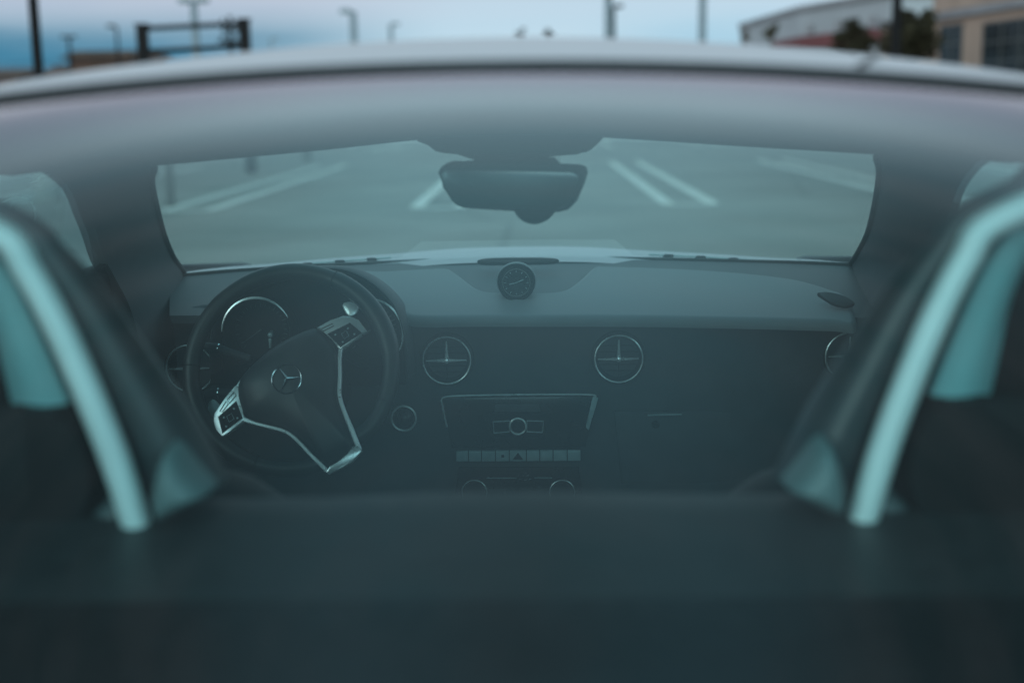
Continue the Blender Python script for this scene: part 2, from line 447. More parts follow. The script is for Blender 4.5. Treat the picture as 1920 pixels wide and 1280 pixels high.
# ---- hood, seen as a bright sliver beyond the glass
bm = B()
HY = [2.78, 2.84, 2.90, 2.98, 3.1, 3.3, 3.55, 3.8, 3.92]
HZ = [0.904, 0.9135, 0.917, 0.914, 0.902, 0.880, 0.842, 0.78, 0.72]
hx = linsp(-0.80, 0.80, 61)
def hood_z(x, Y):
    u = abs(x) / 0.8
    z = interp(Y, HY, HZ) - 0.036 * u ** 2.2
    z += 0.007 * math.exp(-(x / 0.24) ** 4) + 0.006 * math.exp(-((abs(x) - 0.72) / 0.09) ** 2)   # power bulge, wing crease
    return z
loft(bm, [[Vector((x, Y - 0.14 * (abs(x) / 0.8) ** 2, hood_z(x, Y))) for x in hx] for Y in HY])
hood = finish('hood', bm, M['paint'], car)
for s in (-1, 1):     # louvred vents beside the bulge
    bm = B()
    pts = []
    for x in linsp(0.29, 0.53, 9):
        yy = 2.885
        pts.append(Vector((s * x, yy - 0.14 * (x / 0.8) ** 2, hood_z(x, yy) + 0.0005)))
    ribbon(bm, pts, Vector((0, 0, 1)), 0.014, 0.002)
    v = finish('hood_vent', bm, M['button'], hood)
    for x in (0.33, 0.40, 0.47):
        bm = B()
        yy = 2.86
        box(bm, (s * x, yy - 0.14 * (x / 0.8) ** 2, hood_z(x, yy) + 0.003), (0.022, 0.03, 0.007), Matrix.Rotation(R(-12 * s), 3, 'Z'), bev=0.004)
        finish('vent_fin', bm, M['dark'], v)

# ---- lower body: sides, tail, nose, floor
bm = B()
ST = [(-0.62, 0.70, 0.86), (-0.55, 0.80, 0.92), (-0.2, 0.87, 0.94), (0.4, 0.89, 0.94), (1.2, 0.88, 0.93), (2.3, 0.88, 0.92), (2.9, 0.89, 0.90), (3.5, 0.87, 0.83), (3.85, 0.78, 0.74), (3.95, 0.66, 0.66)]
for s in (-1, 1):
    secs = []
    for Y, hw, zt in ST:
        secs.append([Vector((s * (hw - 0.10), Y, zt)), Vector((s * (hw - 0.045), Y, zt - 0.015)), Vector((s * (hw - 0.012), Y, zt - 0.09)), Vector((s * hw, Y, zt - 0.2)),
                     Vector((s * (hw - 0.02), Y, 0.45)), Vector((s * (hw - 0.01), Y, 0.30)), Vector((s * (hw - 0.06), Y, 0.18))])
    loft(bm, secs)
for Y, hw, zt, dy in ((-0.62, 0.70, 0.86, -0.05), (3.95, 0.66, 0.66, 0.05)):
    loft(bm, [[Vector((x, Y + dy * (1 - (x / hw) ** 2), z)) for x in linsp(-hw + 0.01, hw - 0.01, 13)] for z in (zt, 0.6, 0.4, 0.18)])
# trunk lid between the tail and the rear window
loft(bm, [[Vector((x, Y, z - 0.05 * (x / 0.8) ** 2 + (0.0 if abs(x) < 0.6 else 0.008))) for x in linsp(-0.80, 0.80, 25)] for Y, z in ((-0.62, 0.93), (-0.58, 0.955), (-0.3, 0.965), (0.1, 0.962), (0.33, 0.952))])
# floor
loft(bm, [[Vector((-0.8, Y, 0.17)), Vector((0.8, Y, 0.17))] for Y in (-0.6, 3.9)])
finish('body', bm, M['paint'], car)
for s in (-1, 1):
    for Y in (0.55, 3.0):
        bm = B()
        lathe(bm, [(0.20, 0.0), (0.30, 0.0), (0.318, 0.02), (0.318, 0.2), (0.29, 0.22)], (s * 0.895, Y, 0.318), Vector((-s, 0, 0)), 36)
        w = finish('wheel', bm, M['tyre'], car)
        bm = B()
        lathe(bm, [(0.03, -0.004), (0.05, 0.0), (0.08, 0.02), (0.19, 0.01), (0.205, -0.002), (0.21, 0.03)], (s * 0.895, Y, 0.318), Vector((-s, 0, 0)), 36)
        finish('rim', bm, M['silver'], w)

# ---- doors: trim panel, belt line, side glass
for s in (-1, 1):
    bm = B()
    secs = []
    for Y in (1.02, 1.2, 1.5, 1.8, 2.1, 2.35, 2.7):
        x = interp(Y, [1.0, 1.8, 2.3, 2.7], [0.72, 0.74, 0.745, 0.70])
        zt = interp(Y, [1.0, 1.8, 2.3, 2.7], [0.93, 0.925, 0.925, 0.91])
        secs.append([Vector((s * (x + 0.06), Y, zt - 0.02)), Vector((s * (x + 0.035), Y, zt)), Vector((s * x, Y, zt - 0.02)), Vector((s * (x - 0.01), Y, 0.80)),
                     Vector((s * (x - 0.06), Y, 0.72)), Vector((s * (x - 0.06), Y, 0.66)), Vector((s * (x - 0.01), Y, 0.6)), Vector((s * x, Y, 0.25))])
    loft(bm, secs)
    door = finish('door', bm, M['trim'], car)
    bm = B()
    secs = []
    fe = resample([p + Vector((s * 0.012, 0.012, 0.004)) for p in OUTS[s][2:-14]], 14)
    fe[0] = fe[0] + Vector((0, 0, 0.012))
    for p in fe:
        v_ = (fe[0].z - p.z) / (fe[0].z - fe[-1].z)
        r_ = Vector((s * lerp(0.64, 0.765, v_), lerp(1.16, 1.10, v_), lerp(1.20, p.z, min(1, v_ * 1.0))))
        secs.append([lerp(r_, p, u) + Vector((s * 0.012 * math.sin(math.pi * u), 0, 0)) for u in linsp(0, 1, 8)])
    loft(bm, secs)
    finish('side_window', bm, M['glass_side'], door)
    bm = B()     # sail where the door mirror is bolted on
    c = at(205 if s < 0 else 1735, 505, 2.2)
    box(bm, (c.x + s * 0.035, c.y - 0.02, c.z - 0.03), (0.05, 0.22, 0.06), bev=0.012)
    prism(bm, [c + Vector((s * 0.03, 0.10, 0.0)), c + Vector((s * 0.03, -0.06, -0.02)), c + Vector((s * 0.02, -0.05, 0.0)), c + Vector((s * 0.01, 0.05, 0.022)), ], Vector((-s, -0.2, 0)), 0.012, 0.003)
    finish('mirror_sail', bm, M['dark'], door)

# ---- rear shelf and bulkhead behind the seats
bm = B()
sx = linsp(-0.70, 0.70, 29)
def shelf_front(x): return 0.004 * math.exp(-(x / 0.11) ** 4)
secs = []
for Y, z, c in ((0.34, 0.93, 0), (0.5, 0.912, 0), (0.8, 0.892, 0), (0.86, 0.890, 0), (0.875, 0.899, 0), (0.94, 0.902, 0.3), (1.03, 0.911, 0.6), (1.075, 0.914, 1), (1.095, 0.907, 1), (1.105, 0.888, 0.6), (1.11, 0.80, 0), (1.12, 0.3, 0)):
    secs.append([Vector((x, Y, z + c * shelf_front(x))) for x in sx])
front_secs = secs[4:]
loft(bm, secs[:5])
for s in (-1, 1):        # padded side walls that rise from the shelf to the roof
    loft(bm, [[Vector((s * 0.58, Y, 0.88)), Vector((s * 0.60, Y, 0.98)), Vector((s * 0.585, Y, min(1.17, interp(Y, [0.34, 0.5, 0.7, 0.97], [0.93, 0.99, 1.08, 1.17]))))] for Y in (0.36, 0.5, 0.7, 0.97, 1.18)])
shelf_o = finish('rear_shelf', bm, M['shelf'], car)

bm = B(); loft(bm, front_secs); finish('bulkhead_cover', bm, M['vinyl'], shelf_o)

# ---- roll hoops (the left one is modelled, the right one mirrored)
HB = Vector((0, 1.02, 0))
hp_px = [(262, 1010), (238, 930), (205, 835), (160, 725), (108, 610), (52, 508), (0, 441)]
hp = [at(px, py, 1.02) for px, py in hp_px]
hp_up = hp + [Vector((-0.475, 1.02, hp[-1].z + 0.022))]
mid = -0.475
full = [Vector((p.x, p.y, p.z)) for p in hp_up] + [Vector((2 * mid - p.x, p.y, p.z)) for p in hp[::-1]]
full[7].z = hp[-1].z + 0.026
hoop_path = catmull(full, 7)
half = catmull(hp_up, 7)
z0 = 0.885
def hoop(f):
    bm = B()
    # silver band, flattened tube
    secs = []
    m = len(hoop_path)
    for i, p in enumerate(hoop_path):
        t = (hoop_path[min(i + 1, m - 1)] - hoop_path[max(i - 1, 0)]).normalized()
        s_ = t.cross(BACK).normalized()
        secs.append([f(p + s_ * 0.0119 * math.cos(a) + Vector((0, 1, 0)) * 0.020 * math.sin(a) * (0.6 if math.sin(a) < 0 else 1.0)) for a in [2 * math.pi * k / 14 for k in range(14)]])
    loft(bm, secs, True, cap=True)
    h = finish('roll_hoop', bm, M['hoopsilver'], car)
    # dark padded shell ahead of the band, follows it on the outside
    bm = B(); secs = []
    for i, p in list(enumerate(hoop_path))[4:-4]:
        t = (hoop_path[min(i + 1, m - 1)] - hoop_path[max(i - 1, 0)]).normalized()
        s_ = t.cross(BACK).normalized()
        dv = interp(p.z, [0.88, 0.97, 1.06, 1.15], [0.050, 0.045, 0.030, 0.016])
        cx = p + Vector((0, 0.010 + dv, 0))
        sgn = 1 if s_.dot(p - Vector((mid, p.y, 0.95))) > 0 else -1
        wv = interp(p.z, [0.88, 0.95, 1.02, 1.08, 1.15], [0.036, 0.030, 0.023, 0.018, 0.010])
        cx = cx + s_ * sgn * wv
        secs.append([f(cx + s_ * wv * math.cos(a) + Vector((0, 1, 0)) * dv * math.sin(a)) for a in [2 * math.pi * k / 16 for k in range(16)]])
    loft(bm, secs, True, cap=True)
    finish('hoop_shell', bm, M['shell'], h)
    # grey panel just inside the band
    bm = B()
    ins = [at(px, py, 1.05) for px, py in [(128, 757), (100, 690), (55, 590), (10, 505), (-40, 440)]]
    ous = [at(px, py, 1.07) for px, py in [(22, 757), (5, 690), (-20, 590), (-50, 520), (-80, 460)]]
    ins, ous = catmull(ins, 4), catmull(ous, 4)
    secs = [[f(a + Vector((0, 0.012, 0)))] + [f(lerp(a, b, t) + Vector((0, -0.012, 0)) * math.sin(math.pi * t)) for t in linsp(0, 1, 6)] + [f(b + Vector((0, 0.012, 0)))] for a, b in zip(ins, ous)]
    loft(bm, secs, True, cap=True)
    finish('hoop_panel', bm, M['hoopgrey'], h)
    # dark pad that fills the lower opening
    bm = B()
    poly = [at(px, py, 1.055) for px, py in [(-330, 760), (60, 757), (110, 759), (145, 772), (170, 808), (186, 860), (188, 905), (172, 950), (140, 985), (95, 1005), (-330, 1010)]]
    pts = catmull(poly[1:-1], 4)
    prism(bm, [f(p) for p in [poly[0]] + pts + [poly[-1]]], BACK, 0.030, 0.012, seg=4)
    finish('hoop_pad', bm, M['dark'], h)
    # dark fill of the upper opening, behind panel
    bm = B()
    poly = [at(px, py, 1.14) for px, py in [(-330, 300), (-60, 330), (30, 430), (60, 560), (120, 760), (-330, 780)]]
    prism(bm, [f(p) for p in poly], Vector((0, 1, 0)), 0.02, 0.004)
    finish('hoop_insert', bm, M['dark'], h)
    # foot cover
    bm = B(); secs = []
    for py, xl, xr, d in ((1003, 112, 300, 0.045), (985, 140, 290, 0.042), (965, 170, 280, 0.036), (940, 198, 268, 0.028), (915, 212, 256, 0.020)):
        a = at(xl, py, 1.045); b = at(xr, py, 1.045)
        c = (a + b) / 2; hw = (b - a).length / 2; ax = (b - a).normalized()
        secs.append([f(c + ax * hw * math.cos(q) + Vector((0, 1, 0)) * d * math.sin(q) * (0.45 if math.sin(q) < 0 else 1)) for q in [2 * math.pi * k / 20 for k in range(20)]])
    loft(bm, secs, True, cap=True)
    finish('hoop_foot', bm, M['hoopfoot'], h)
    bm = B()  # gloss highlight at the shell's base, built as a paler raised piece
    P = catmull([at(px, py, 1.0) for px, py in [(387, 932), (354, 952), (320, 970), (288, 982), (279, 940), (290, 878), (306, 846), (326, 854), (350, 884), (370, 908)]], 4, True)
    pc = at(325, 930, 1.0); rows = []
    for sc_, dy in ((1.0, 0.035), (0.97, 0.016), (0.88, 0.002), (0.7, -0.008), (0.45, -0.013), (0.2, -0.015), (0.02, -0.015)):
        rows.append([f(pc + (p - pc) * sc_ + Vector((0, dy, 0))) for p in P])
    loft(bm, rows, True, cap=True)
    finish('foot_highlight', bm, M['foothighlight'], h)
M['shell'] = mat('satin_black_shell', (0.020, 0.030, 0.033), 0.38, 0.0, 0.1, 20, spec=0.55)
M['seat'] = mat('black_seat_leather', (0.010, 0.012, 0.013), 0.6, 0, 0.2, 30, spec=0.15)
M['foothighlight'] = mat('teal_grey_foot_highlight', (0.115, 0.175, 0.18), 0.45, 0.0, 0.06, 20)
M['hoopfoot'] = mat('grey_foot_cover', (0.07, 0.095, 0.10), 0.42, 0.0, 0.08, 20)
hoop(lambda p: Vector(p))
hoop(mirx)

# ---- seats
for s in (-1, 1):
    cx = s * 0.445
    bm = B(); secs = []
    # backrest and built-in head restraint as stacked rounded sections (z, half width, depth, Y)
    for z, hw, d, y in ((0.42, 0.24, 0.09, 1.24), (0.55, 0.245, 0.095, 1.25), (0.70, 0.235, 0.09, 1.265), (0.79, 0.245, 0.08, 1.275), (0.835, 0.225, 0.07, 1.28), (0.862, 0.185, 0.06, 1.285),
                        (0.89, 0.09, 0.05, 1.285), (0.92, 0.075, 0.048, 1.285), (0.97, 0.07, 0.048, 1.285), (1.02, 0.06, 0.046, 1.285), (1.06, 0.045, 0.04, 1.285), (1.075, 0.02, 0.02, 1.285)):
        secs.append([Vector((cx + hw * math.copysign(abs(math.cos(q)) ** 0.6, math.cos(q)), y + d * math.copysign(abs(math.sin(q)) ** 0.7, math.sin(q)), z)) for q in [2 * math.pi * k / 28 for k in range(28)]])
    loft(bm, secs, True, cap=True)
    seat = finish('seat', bm, M['seat'], car)
    bm = B()
    box(bm, (cx, 1.58, 0.40), (0.46, 0.5, 0.14), bev=0.05)
    finish('seat_cushion', bm, M['seat'], seat)

# ---- dashboard: base skin
def dplane_z(Y): return 0.868 + (Y - 2.33) * 0.105
cols = [(318, 598), (360, 598), (440, 598), (540, 597), (640, 595), (760, 593), (880, 592), (1000, 592), (1120, 592), (1240, 593), (1360, 595), (1480, 598), (1560, 601), (1620, 604), (1660, 607)]
secs = [[] for _ in range(11)]
for px, ly in cols:
    u = (px - 970) / 650
    yl = 2.34 - 0.02 * u * u
    lip = at(px, ly, yl)
    rx = interp(px, [b[0] for b in bot_px], list(range(len(bot_px))))
    ry = interp(px, [b[0] for b in bot_px], [b[1] for b in bot_px]) + 3
    yb = 2.69 + 0.13 * max(-0.2, 1 - u * u)
    rear = at(px, ry, yb)
    rear.z -= 0.006
    rows = [rear + Vector((0, 0.03, -0.03)), rear, lerp(rear, lip, 0.25) + Vector((0, 0, 0.001)), lerp(rear, lip, 0.5) + Vector((0, 0, 0.003)), lerp(rear, lip, 0.8) + Vector((0, 0, 0.004)),
            lerp(rear, lip, 0.95) + Vector((0, 0, 0.002)), lip + Vector((0, 0.012, -0.010)), lip + Vector((0, 0.018, -0.018)), lip + Vector((0, 0.026, -0.028)), lip + Vector((0, 0.03, -0.10)), lip + Vector((0, 0.03, -0.42))]
    for r_, p in zip(secs, rows): r_.append(p)
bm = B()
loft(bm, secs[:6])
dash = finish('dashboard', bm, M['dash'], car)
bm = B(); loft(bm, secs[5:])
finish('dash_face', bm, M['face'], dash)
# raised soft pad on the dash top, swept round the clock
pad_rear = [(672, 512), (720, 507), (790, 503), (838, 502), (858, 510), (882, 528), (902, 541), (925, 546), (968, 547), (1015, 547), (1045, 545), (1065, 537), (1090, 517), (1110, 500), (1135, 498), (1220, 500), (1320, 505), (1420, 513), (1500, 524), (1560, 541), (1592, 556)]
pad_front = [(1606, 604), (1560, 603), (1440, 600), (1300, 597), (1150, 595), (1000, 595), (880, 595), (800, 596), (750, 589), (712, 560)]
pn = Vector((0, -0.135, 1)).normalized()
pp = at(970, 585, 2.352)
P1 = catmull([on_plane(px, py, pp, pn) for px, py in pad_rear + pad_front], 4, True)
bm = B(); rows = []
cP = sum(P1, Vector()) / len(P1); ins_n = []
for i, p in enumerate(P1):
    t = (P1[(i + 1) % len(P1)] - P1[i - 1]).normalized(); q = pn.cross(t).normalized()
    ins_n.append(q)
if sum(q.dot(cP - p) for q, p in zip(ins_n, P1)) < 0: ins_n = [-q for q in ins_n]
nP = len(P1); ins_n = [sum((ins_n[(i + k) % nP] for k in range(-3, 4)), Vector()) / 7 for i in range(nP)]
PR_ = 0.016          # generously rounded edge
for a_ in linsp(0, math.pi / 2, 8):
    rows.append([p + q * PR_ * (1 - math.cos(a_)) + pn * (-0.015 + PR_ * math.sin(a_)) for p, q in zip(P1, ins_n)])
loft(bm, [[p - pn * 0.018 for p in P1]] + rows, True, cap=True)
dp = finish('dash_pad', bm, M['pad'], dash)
for pl in dp.data.polygons:
    if len(pl.vertices) > 20: pl.use_smooth = False
# defroster slot behind clock
bm = B(); prism(bm, catmull([on_plane(px, py, at(970, 492, 2.68), pn) for px, py in [(895, 494), (912, 489.5), (970, 488), (1030, 488.5), (1048, 492), (1030, 496), (970, 497), (912, 497.5)]], 3, True), pn, 0.006, 0.001)
finish('defroster_slot', bm, M['dark'], dash)

# corner outlets
for pts in ([(1532, 553), (1555, 553), (1582, 560), (1602, 572), (1585, 578), (1562, 573), (1545, 563)], [(328, 597), (345, 588), (372, 577), (392, 576), (380, 588), (358, 597), (340, 600)]):
    pq = at(pts[0][0], pts[0][1] + 10, 2.36)
    nn = Vector((0, -0.5, 1)).normalized()
    bm = B(); prism(bm, catmull([on_plane(px, py, pq, nn) for px, py in pts], 3, True), nn, 0.006, 0.002)
    v = finish('corner_outlet', bm, M['face'], dash)
# ---- round air vents
VY = 2.352
def air_vent(px, py):
    c = at(px, py, VY)
    bm = B()
    lathe(bm, [(0.0001, 0.035), (0.030, 0.032), (0.041, 0.010), (0.043, -0.004), (0.050, 0.002), (0.051, 0.014)], c, Vector((0, 1, 0)), 44)
    v = finish('air_vent', bm, M['gloss'], car)
    bm = B()
    tube(bm, [c + Vector((0.0445 * math.cos(a), -0.004, 0.0445 * math.sin(a))) for a in [2 * math.pi * k / 56 for k in range(56)]], 0.0016, 8, True, up=Vector((0, -1, 0)))
    finish('vent_ring', bm, M['silver'], v)
    bm = B()
    f = c + Vector((0, -0.003, 0))
    def arm(d, L, w0, w1):
        n_ = 7
        ribbon(bm, [f + d * (L * k / n_) for k in range(n_ + 1)], BACK, [lerp(w0, w1, (k / n_) ** 0.3) for k in range(n_ + 1)], 0.004)
    arm(Vector((1, 0, 0.02)), 0.037, 0.012, 0.0018); arm(Vector((-1, 0, 0.0)), 0.039, 0.012, 0.0018); arm(Vector((0, 0, 1)), 0.037, 0.013, 0.0024)
    lathe(bm, [(0.0001, -0.008), (0.004, -0.007), (0.006, -0.002), (0.006, 0.002)], f, Vector((0, 1, 0)), 16)
    finish('vent_cross', bm, M['silver'], v)
    bm = B()
    ribbon(bm, [f + Vector((0, 0.004, 0)), f + Vector((0, 0.004, -0.037))], BACK, 0.0022, 0.003)
    for zz in (-0.024, -0.012, 0.012, 0.024):
        w = math.sqrt(0.039 ** 2 - zz * zz)
        ribbon(bm, [f + Vector((-w, 0.012, zz)), f + Vector((w, 0.012, zz))], BACK, 0.0016, 0.004)
    finish('vent_slats', bm, M['dark'], v)
for px, py in ((838, 675), (1160, 672), (1592, 667), (357, 690)): air_vent(px, py)

# ---- clock on the dash
c = at(968, 526, 2.43)
bm = B()
ax = Vector((0, 1, -0.02)).normalized()
secs = []
for y, r_, dz in ((0.0, 0.0365, 0.0), (0.004, 0.0385, 0.0), (0.03, 0.0375, -0.001), (0.07, 0.032, -0.006), (0.10, 0.022, -0.012), (0.115, 0.004, -0.018)):
    secs.append([c + Vector((r_ * math.cos(a) * 1.0, y, dz + r_ * math.sin(a) * (0.90 if math.sin(a) > 0 else 1.0) )) for a in [2 * math.pi * k / 36 for k in range(36)]])
loft(bm, secs, True)
clk = finish('dash_clock', bm, M['pad'], car)
bm = B(); lathe(bm, [(0.0001, 0.008), (0.029, 0.007), (0.0345, -0.001), (0.036, 0.001)], c + Vector((0, 0.0, -0.004)), ax, 40); finish('clock_face', bm, M['gloss'], clk)
bm = B()
fc = c + Vector((0, -0.001, -0.004))
tube(bm, [fc + Vector((0.0262 * math.cos(a), 0, 0.0262 * math.sin(a))) for a in [2 * math.pi * k / 40 for k in range(40)]], 0.0009, 6, True, up=BACK)
finish('clock_ring', bm, M['mullion'], clk)
bm = B()
ribbon(bm, [fc, fc + Vector((-0.013, 0, -0.003))], BACK, 0.0016, 0.001); ribbon(bm, [fc, fc + Vector((0.014, 0, 0.006))], BACK, 0.0018, 0.001)
for k in range(12):
    a = 2 * math.pi * k / 12; d = Vector((math.cos(a), 0, math.sin(a)))
    ribbon(bm, [fc + d * 0.020, fc + d * 0.0235], BACK, 0.0009, 0.0008)
finish('clock_hands', bm, M['button'], clk)

# ---- centre stack
FY = 2.352
def plate(name, pts, Y, th, m, parent, bev=0.002, smooth_n=0):
    P = [at(px, py, Y + th) for px, py in pts]
    if smooth_n: P = catmull(P, smooth_n, True)
    bm = B(); prism(bm, P, BACK, th, bev); return finish(name, bm, m, parent)
stack = plate('centre_console', [(832, 742), (1118, 739), (1122, 745), (1103, 812), (1096, 836), (848, 838), (843, 812), (826, 748)], FY, 0.012, M['gloss'], car, 0.004)
bm = B()
nb = BACK
ribbon(bm, catmull([at(px, py, FY - 0.001) for px, py in [(838, 800), (829, 757), (828, 749), (838, 743), (900, 740.5), (975, 739.5), (1050, 739), (1108, 739.5), (1118, 743)]], 4), nb, 0.0026, 0.003)
finish('console_trim', bm, M['silver'], stack)
bm = B()
prism(bm, [at(px, py, FY) for px, py in [(1112, 741), (1122, 745), (1104, 806), (1098, 800)]], nb, 0.003, 0.001)
finish('console_edge', bm, M['button'], stack)
plate('disc_slot', [(930, 757), (1010, 757), (1014, 771), (926, 771)], FY - 0.002, 0.004, M['face'], stack, 0.001)
plate('control_surround', [(905, 774), (1040, 772), (1022, 810), (1014, 816), (930, 817), (923, 811)], FY - 0.003, 0.006, M['dark'], stack, 0.002)
bm = B()
for pts in ([(925, 790), (955, 788.5), (955, 809), (926, 811)], [(988, 788), (1019, 789), (1017, 810), (988, 808.5)]):
    ribbon(bm, [at(px, py, FY - 0.004) for px, py in pts], nb, 0.0017, 0.003, True)
kc = at(971, 798, FY - 0.004)
tube(bm, [kc + Vector((0.0152 * math.cos(a), -0.004, 0.0152 * math.sin(a))) for a in [2 * math.pi * k / 40 for k in range(40)]], 0.0018, 8, True, up=BACK)
finish('control_frame', bm, M['silver'], stack)
bm = B(); lathe(bm, [(0.0001, -0.009), (0.012, -0.008), (0.0145, -0.003), (0.0145, 0.004)], kc, Vector((0, 1, 0)), 32); finish('selector_knob', bm, M['gloss'], stack)
# row of nine buttons
bx = [855, 878.5, 903, 929, 955, 987, 1012, 1037, 1063.5, 1089]
for i in range(9):
    a, b = bx[i] + 0.8, bx[i + 1] - 0.8
    btn = plate('console_button', [(a, 844 - 0.006 * (a - 855)), (b, 844 - 0.006 * (b - 855)), (b, 863 - 0.006 * (b - 855)), (a, 863 - 0.006 * (a - 855))], FY - 0.004, 0.008, M['button'], stack, 0.0015)
    if i == 4: btn['label'] = 'hazard button with triangle'
plate('hazard_triangle', [(961, 861), (981, 861), (971.5, 848)], FY - 0.0052, 0.002, M['dark'], btn.parent, 0.0004)
plate('button_light', [(940, 857), (945, 857), (945, 852), (940, 852)], FY - 0.0052, 0.002, M['dark'], btn.parent, 0.0004)
# climate knobs peeping over the shelf
for px, r_ in ((890, 0.0245), (1054, 0.0245)):
    k0 = at(px, 920, FY - 0.01)
    bm = B(); lathe(bm, [(0.0001, -0.014), (r_ * 0.85, -0.012), (r_ * 0.95, -0.006), (r_, 0.012)], k0, Vector((0, 1, 0)), 36); kb = finish('climate_knob', bm, M['dark'], stack)
    bm = B(); tube(bm, [k0 + Vector((r_ * 0.96 * math.cos(a), -0.008, r_ * 0.96 * math.sin(a))) for a in [2 * math.pi * k / 44 for k in range(44)]], 0.0011, 6, True, up=BACK)
    kr = finish('knob_ring', bm, M['silver'], stack)
bm = B(); k0 = at(985, 898, FY - 0.01)
lathe(bm, [(0.0001, 0.012), (0.008, 0.011), (0.010, 0.006), (0.0155, 0.004), (0.017, 0.0), (0.017, -0.014)], k0 + Vector((0, 0, -0.002)), Vector((0, -0.1, 1)), 30)
finish('centre_knob', bm, M['dark'], stack)
bm = B(); tube(bm, [k0 + Vector((0.0158 * math.cos(a), 0.0158 * math.sin(a), 0.0035)) for a in [2 * math.pi * k / 30 for k in range(30)]], 0.0012, 6, True, up=Vector((0, 0, 1)))
lathe(bm, [(0.0001, 0.0125), (0.006, 0.0115), (0.008, 0.009)], k0 + Vector((0, 0, -0.001)), Vector((0, -0.1, 1)), 20)
finish('centre_knob_ring', bm, M['chrome'], stack)
bm = B(); ribbon(bm, [at(912, 895.5, FY), at(1035, 895, FY)], nb, 0.0012, 0.002); finish('console_line', bm, M['button'], stack)
plate('lower_console', [(860, 875), (1085, 874), (1100, 990), (845, 990)], FY + 0.004, 0.01, M['gloss'], stack, 0.003)
# glovebox
gb = plate('glovebox', [(1150, 768), (1520, 764), (1510, 900), (1165, 905)], FY + 0.01, 0.012, M['face'], car, 0.006)
bm = B(); ribbon(bm, [at(1214, 777.5, FY - 0.002), at(1278, 776, FY - 0.002)], nb, 0.0024, 0.004); finish('glovebox_handle', bm, M['button'], gb)
bm = B(); lathe(bm, [(0.0001, 0), (0.006, 0.0), (0.007, 0.003), (0.0075, 0.008)], at(1230, 797, FY - 0.001), Vector((0, 1, 0)), 20); finish('glovebox_lock', bm, M['dark'], gb)
# start knob right of the wheel
k0 = at(757, 784, FY - 0.012)
bm = B(); lathe(bm, [(0.0001, -0.012), (0.010, -0.010), (0.018, -0.002), (0.020, 0.012)], k0, Vector((0.15, 1, 0)), 32); sk = finish('start_knob', bm, M['gloss'], car)
bm = B(); tube(bm, [k0 + Vector((0.0228 * math.cos(a), 0.0, 0.0235 * math.sin(a))) for a in [2 * math.pi * k / 44 for k in range(44)]], 0.0020, 8, True, up=BACK); finish('start_ring', bm, M['silver'], sk)

# ---- instrument binnacle
arch = [(392, 700), (392, 640), (405, 590), (440, 545), (500, 516), (560, 504), (610, 500), (655, 505), (700, 528), (738, 565), (758, 610), (766, 660), (768, 710)]
bm = B()
A0 = catmull([at(px, py, 2.27) for px, py in arch], 3)
cc = at(580, 650, 2.27)
secs = []
for dy, sc_, dz in ((0.02, 0.95, -0.004), (0.0, 0.965, -0.002), (-0.004, 0.985, 0), (0.004, 1.0, 0), (0.06, 1.01, -0.006), (0.14, 1.0, -0.018), (0.24, 0.92, -0.04), (0.30, 0.75, -0.06)):
    secs.append([cc + (p - cc) * sc_ + Vector((0, dy, dz)) for p in A0])
secs.insert(0, [cc + (p - cc) * 0.90 + Vector((0, 0.10, -0.01)) for p in A0])
loft(bm, secs)
binn = finish('instrument_binnacle', bm, M['face'], car)
plate('gauge_panel', [(396, 720), (400, 600), (440, 560), (560, 520), (660, 520), (740, 575), (760, 640), (762, 720)], 2.322, 0.01, M['dark'], binn, 0.002)
for px, py, a0, a1 in ((482, 624, 25, 178), (690, 625, -60, 92)):
    g = at(px, py, 2.272)
    bm = B(); lathe(bm, [(0.0001, 0.045), (0.052, 0.045), (0.058, 0.002), (0.062, -0.002), (0.065, 0.002), (0.066, 0.05)], g, Vector((0, 1, -0.1)), 48); ga = finish('gauge', bm, M['dark'], binn)
    bm = B(); ribbon(bm, [g + Vector((0.0635 * math.cos(a), 0.000, 0.0635 * math.sin(a))) for a in [R(lerp(a0, a1, k / 40)) for k in range(41)]], Vector((0, -1, 0.45)), [0.0008 + 0.0042 * math.sin(math.pi * k / 40) ** 0.7 for k in range(41)], 0.0035)
    finish('gauge_ring', bm, M['silver'], binn)
    bm = B()
    f = g + Vector((0, 0.040, 0))
    for k in range(25):
        a = R(225 - 270 * k / 24); d = Vector((math.cos(a), 0, math.sin(a)))
        ribbon(bm, [f + d * 0.041, f + d * (0.047 if k % 3 else 0.049)], BACK, 0.0011 if k % 3 else 0.0018, 0.001)
    d = Vector((math.cos(R(215)), 0, math.sin(R(215))))
    ribbon(bm, [f, f + d * 0.044], BACK, [0.003, 0.001], 0.002)
    finish('gauge_marks', bm, M['mullion'], binn)

bm = B()
gp = at(507, 628, 2.30)
lathe(bm, [(0.0001, -0.004), (0.004, -0.003), (0.0055, 0.001), (0.0055, 0.02)], gp, Vector((0, 1, 0)), 18)
prism(bm, [at(px, py, 2.302) for px, py in [(504, 634), (510, 634), (509, 652), (505, 652)]], BACK, 0.003, 0.0008)
finish('gauge_pointer', bm, M['button'], binn)

